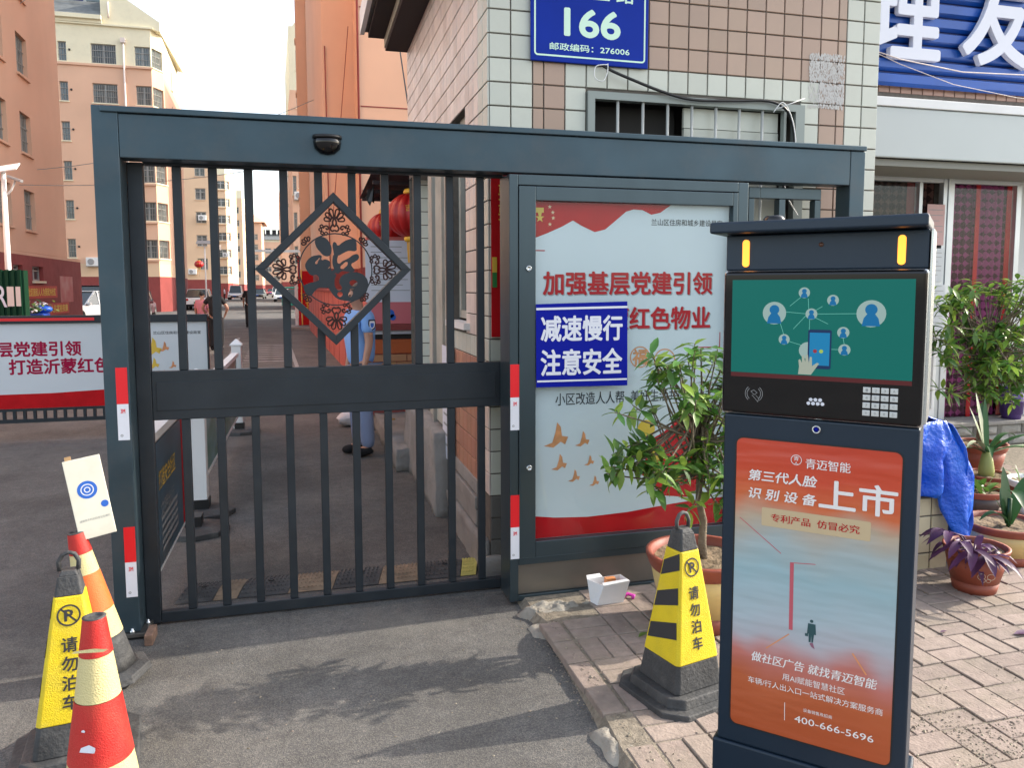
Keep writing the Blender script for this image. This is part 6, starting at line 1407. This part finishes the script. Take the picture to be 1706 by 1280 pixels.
# hatched road marking
hm_=MB(); 
for k in range(9): 
    y=17.2+k*.62; hm_.add([(-1.35-.02*k,y,.005),(-.25-.03*k,y+.45,.005),(-.25-.03*k,y+.53,.005),(-1.35-.02*k,y+.08,.005)],[(0,1,2,3)]); hm_.add([(-1.35-.02*k,y+.45,.0075),(-.25-.03*k,y,.0075),(-.25-.03*k,y+.08,.0075),(-1.35-.02*k,y+.53,.0075)],[(0,1,2,3)])
hm_.build('road_marking',mat('worn road paint',(.38,.37,.36),.8),kind='structure')
lm=MB()
for pts in ([(-1.4,12),(-2.1,26)],[(-.2,16),(-.55,24)]): 
    (x0,y0),(x1,y1)=pts; lm.add([(x0-.04,y0,.004),(x0+.04,y0,.004),(x1+.04,y1,.004),(x1-.04,y1,.004)],[(0,1,2,3)])
lm.build('road_marking',mat('faint road line',(.3,.3,.29),.8),kind='structure')
# green container and blue bin
gc=thing('green_container','dark green ribbed container at the left edge with pale lettering','container',(-5.6,16,0))
b=MB(); b.box(-6.8,-5.0,16.02,16.25,0,1.93); b.build('body',mat('deep green',(.003,.04,.018),.6,spec=.2),gc)
for i in range(18): b=MB(); b.box(-6.79+.1*i,-6.74+.1*i,15.98,16.02,0,1.94); b.build('rib',bpy.data.materials['deep green'],gc)
text('R',M_WTXT,gc,(-5.36,15.97,1.45),.16,.38,bold=.02); flat([[(-5.27,1.27),(-5.16,1.27),(-5.16,1.63),(-5.27,1.63)],[(-5.13,1.27),(-5.05,1.27),(-5.05,1.63),(-5.13,1.63)]],M_PIPE,gc,(0,15.975,0),X_,Z_,.003,'pale_mark')
bb_=thing('blue_bin','blue bin heaped with bags and cabbage leaves by the annex','bin',(-5.42,18,0)); b=MB(); b.box(-5.64,-5.22,17.8,18.2,0,1.08); b.build('bin_body',mat('bin blue',(.01,.06,.35),.4),bb_,bevel=.02)
gr_=MB(); rg=random.Random(7)
for i in range(160):
    M=orient((-5.43+rg.gauss(0,.13),18+rg.gauss(0,.1),1.10+abs(rg.gauss(0,.08))),(rg.uniform(-1,1),rg.uniform(-1,1),rg.uniform(-.4,1)),0,rg.uniform(.6,1.3)); pbq=leafmesh(.12,.07,M_LEAF); gr_.add([M@Vector(v) for v in pbq.v],pbq.f,i%3,True)
gr_.build('rubbish_heap',[M_LEAFL,M_LEAFD,M_WTXT],bb_,kind='stuff')
b=MB(); b.ball((-5.3,18.05,1.16),.13,12,0,(1.3,1,.7)); b.build('blue_bag',M_TARP,bb_)

# ------------------------------------------------------------ people
def skin(name,verts,edges,rad,mt,parent,root=0,sub=2,loc=(0,0,0)):
    me=bpy.data.meshes.new(name); me.from_pydata(verts,edges,[]); o=bpy.data.objects.new(name,me); C.objects.link(o)
    m_=o.modifiers.new('s','SKIN'); m_.use_smooth_shade=True
    for i,r_ in enumerate(rad):
        sv=me.skin_vertices[0].data[i]; sv.radius=(r_,r_) if not isinstance(r_,tuple) else r_; sv.use_root=(i==root)
    s=o.modifiers.new('u','SUBSURF'); s.levels=s.render_levels=sub
    dg=bpy.context.evaluated_depsgraph_get(); dg.update(); m2=bpy.data.meshes.new_from_object(o.evaluated_get(dg)); bpy.data.objects.remove(o)
    m2.materials.clear(); m2.materials.append(mt); m2.name=name
    for p in m2.polygons: p.use_smooth=True; p.material_index=0
    return link(name,m2,parent,loc)
def person(label,x,y,rz,H,top,bottom,shoe,armL,armR,hair=True,cap=None,sleeve=.55,skirt=False,stride=.0,badge=False,lean=0,grp=None):
    """faces +Y locally. arm: list of (elbow),(wrist) offsets in m relative to H=1.7"""
    k=H/1.7; t=thing('person',label,'person',(x,y,0),rz,grp)
    P=[];Ed=[];Rr=[]
    def a(p,r_,par=None):
        P.append((p[0]*k,(p[1]+lean*max(0,p[2]-.9))*k,p[2]*k)); Rr.append(tuple(q*k for q in r_) if isinstance(r_,tuple) else r_*k); i=len(P)-1
        if par is not None: Ed.append((par,i))
        return i
    pel=a((0,0,.93),(.125,.10)); wa=a((0,.0,1.08),(.12,.095),pel); ch=a((0,0,1.27),(.145,.105),wa); nk=a((0,-.01,1.42),(.06,.06),ch); n2=a((0,.0,1.49),.05,nk); hd_=a((0,.015,1.56),(.070,.085),n2); tp=a((0,.01,1.645),(.062,.075),hd_)
    a((0,.105,1.565),.012,hd_)
    hands=[]
    for s,arm in ((-1,armL),(1,armR)):
        sh_=a((s*.165,-.01,1.38),.058,ch); el=a(arm[0],.042,sh_); wr=a(arm[1],.027,el); d=(Vector(arm[1])-Vector(arm[0])).normalized()
        pm_=a(tuple(Vector(arm[1])+d*.05),(.034,.02),wr); side=d.cross(Vector((1,0,0)) if abs(d.x)<.7 else Vector((0,0,1))).normalized()
        for j in range(4):
            off=side*(j-1.5)*.017; f1=a(tuple(Vector(arm[1])+d*.10+off),.010,pm_); a(tuple(Vector(arm[1])+d*(.165-.01*abs(j-1.3))+off*1.1+Vector((-s*.015,0,0))),.008,f1)
        a(tuple(Vector(arm[1])+d*.075+side*.045),.010,pm_)
        hp=a((s*.085,0,.88),.085,pel); kn=a((s*.095,stride*s*.5+.02,.50),.058,hp); an__=a((s*.10,stride*s-.01,.09),.042,kn); a((s*.11,stride*s+.13,.035),.035,an__)
    skin('body',P,Ed,Rr,M_SKIN,t)
    # top garment
    P=[];Ed=[];Rr=[]
    w0=a((0,0,.86),(.175,.15)); w1=a((0,0,1.08),(.165,.145),w0); w2=a((0,0,1.28),(.175,.13),w1); a((0,-.01,1.42),(.085,.08),w2)
    for s,arm in ((-1,armL),(1,armR)):
        q=a((s*.17,-.01,1.385),.078,w2); e=Vector((s*.17,-.01,1.385)).lerp(Vector(arm[0]),sleeve*1.6 if sleeve<.6 else 1); q=a(tuple(e),.066 if sleeve<.6 else .055,q)
        if sleeve>=1: a(tuple(Vector(arm[0]).lerp(Vector(arm[1]),.9)),.04,q)
    skin('shirt',P,Ed,Rr,top,t)
    P=[];Ed=[];Rr=[]
    w0=a((0,0,.98),(.150,.13))
    for s in (-1,1):
        q=a((s*.088,0,.84),.108 if not skirt else .13,w0); q=a((s*.095,stride*s*.5+.02,.50),.082 if not skirt else .12,q); a((s*.10,stride*s-.01,.06),.072 if not skirt else .10,q)
    skin('trousers',P,Ed,Rr,bottom,t)
    for s in (-1,1):
        P=[];Ed=[];Rr=[]; q=a((s*.102,stride*s-.03,.075),(.062,.062)); q=a((s*.105,stride*s-.01,.05),(.055,.045),q); q=a((s*.11,stride*s+.08,.05),(.06,.05),q); a((s*.113,stride*s+.18,.04),(.052,.04),q); skin('shoe',P,Ed,Rr,shoe,t)
    if hair:
        P=[];Ed=[];Rr=[]; q=a((0,-.035,1.56),(.068,.07)); q=a((0,-.02,1.65),(.075,.085),q); a((0,.02,1.69),(.06,.07),q); skin('hair',P,Ed,Rr,M_HAIR,t)
    ly=lean*.66
    for s in (-1,1):
        b=MB(); b.ball((s*.028*k,(.085+ly)*k,1.585*k),.010*k,6); b.build('eye',M_HAIR,t,world=False); b=MB(); b.ball((s*.078*k,(.0+ly)*k,1.565*k),.022*k,6,0,(.4,.7,1.1)); b.build('ear',M_SKIN,t,world=False)
    b=MB(); b.ball((0,(.09+ly)*k,1.525*k),.018*k,6,0,(1.2,.4,.3)); b.build('mouth',M_CPINK,t,world=False)
    if badge:
        b=MB(); M_=Matrix.Translation((-.235*k,.0,1.30*k))@Matrix.Rotation(R(-90),4,'Z')
        pts=[(-.032,.05),(.032,.05),(.038,.01),(.03,-.03),(0,-.05),(-.03,-.03),(-.038,.01)]
        b.prism(pts,-.006,0,0,M_); bd=b.build('arm_badge',M_CBLACK,t,world=False); b=MB(); b.prism([(x_*.75,z_*.75) for x_,z_ in pts],-.008,-.006,0,M_); b.build('badge_shield',M_WTXT,bd,world=False); b=MB(); b.prism([(x_*.45,z_*.45-.003) for x_,z_ in pts],-.010,-.008,0,M_); b.build('badge_centre',BL,bd,world=False)
        b=MB(); b.box(-.13*k,-.03*k,.125,.135,1.17*k,1.28*k); b.build('pocket',M_SHIRT,t,world=False,bevel=.004)
    return t
person('guard in light blue uniform shirt standing behind the gate bars',.50,7.42,R(112),1.64,M_SHIRT,M_TROUS,M_CBLACK,[(-.20,.0,1.12),(-.21,.08,.88)],[(.22,-.02,1.12),(.22,.05,.86)],badge=True,sleeve=.42,lean=.06)
person('person in black seen from behind beyond the barrier',-2.25,21,R(-8),1.62,M_CBLACK,M_CBLACK,M_CBLACK,[(-.33,.0,1.16),(-.27,.1,.97)],[(.33,-.02,1.14),(.24,.05,.95)],skirt=True,sleeve=.4)
person('person in pink partly hidden behind the one in black',-2.75,22.6,R(-20),1.5,M_CPINK,M_CBLACK,M_CBLACK,[(-.22,.0,1.12),(-.22,.08,.88)],[(.22,-.02,1.12),(.22,.05,.86)])
person('dark dressed person walking far up the lane beside a gate bar',-2.22,33,R(5),1.75,M_CBLACK,M_CBLACK,M_CBLACK,[(-.22,.0,1.12),(-.22,.08,.88)],[(.22,-.02,1.12),(.22,.05,.86)],stride=.12)
person('distant person in white shirt by the left kerb',-9.6,100,R(90),1.65,M_WTXT,M_CBLACK,M_CBLACK,[(-.22,.0,1.12),(-.22,.08,.88)],[(.22,-.02,1.12),(.22,.05,.86)])
bpy.context.view_layer.update()
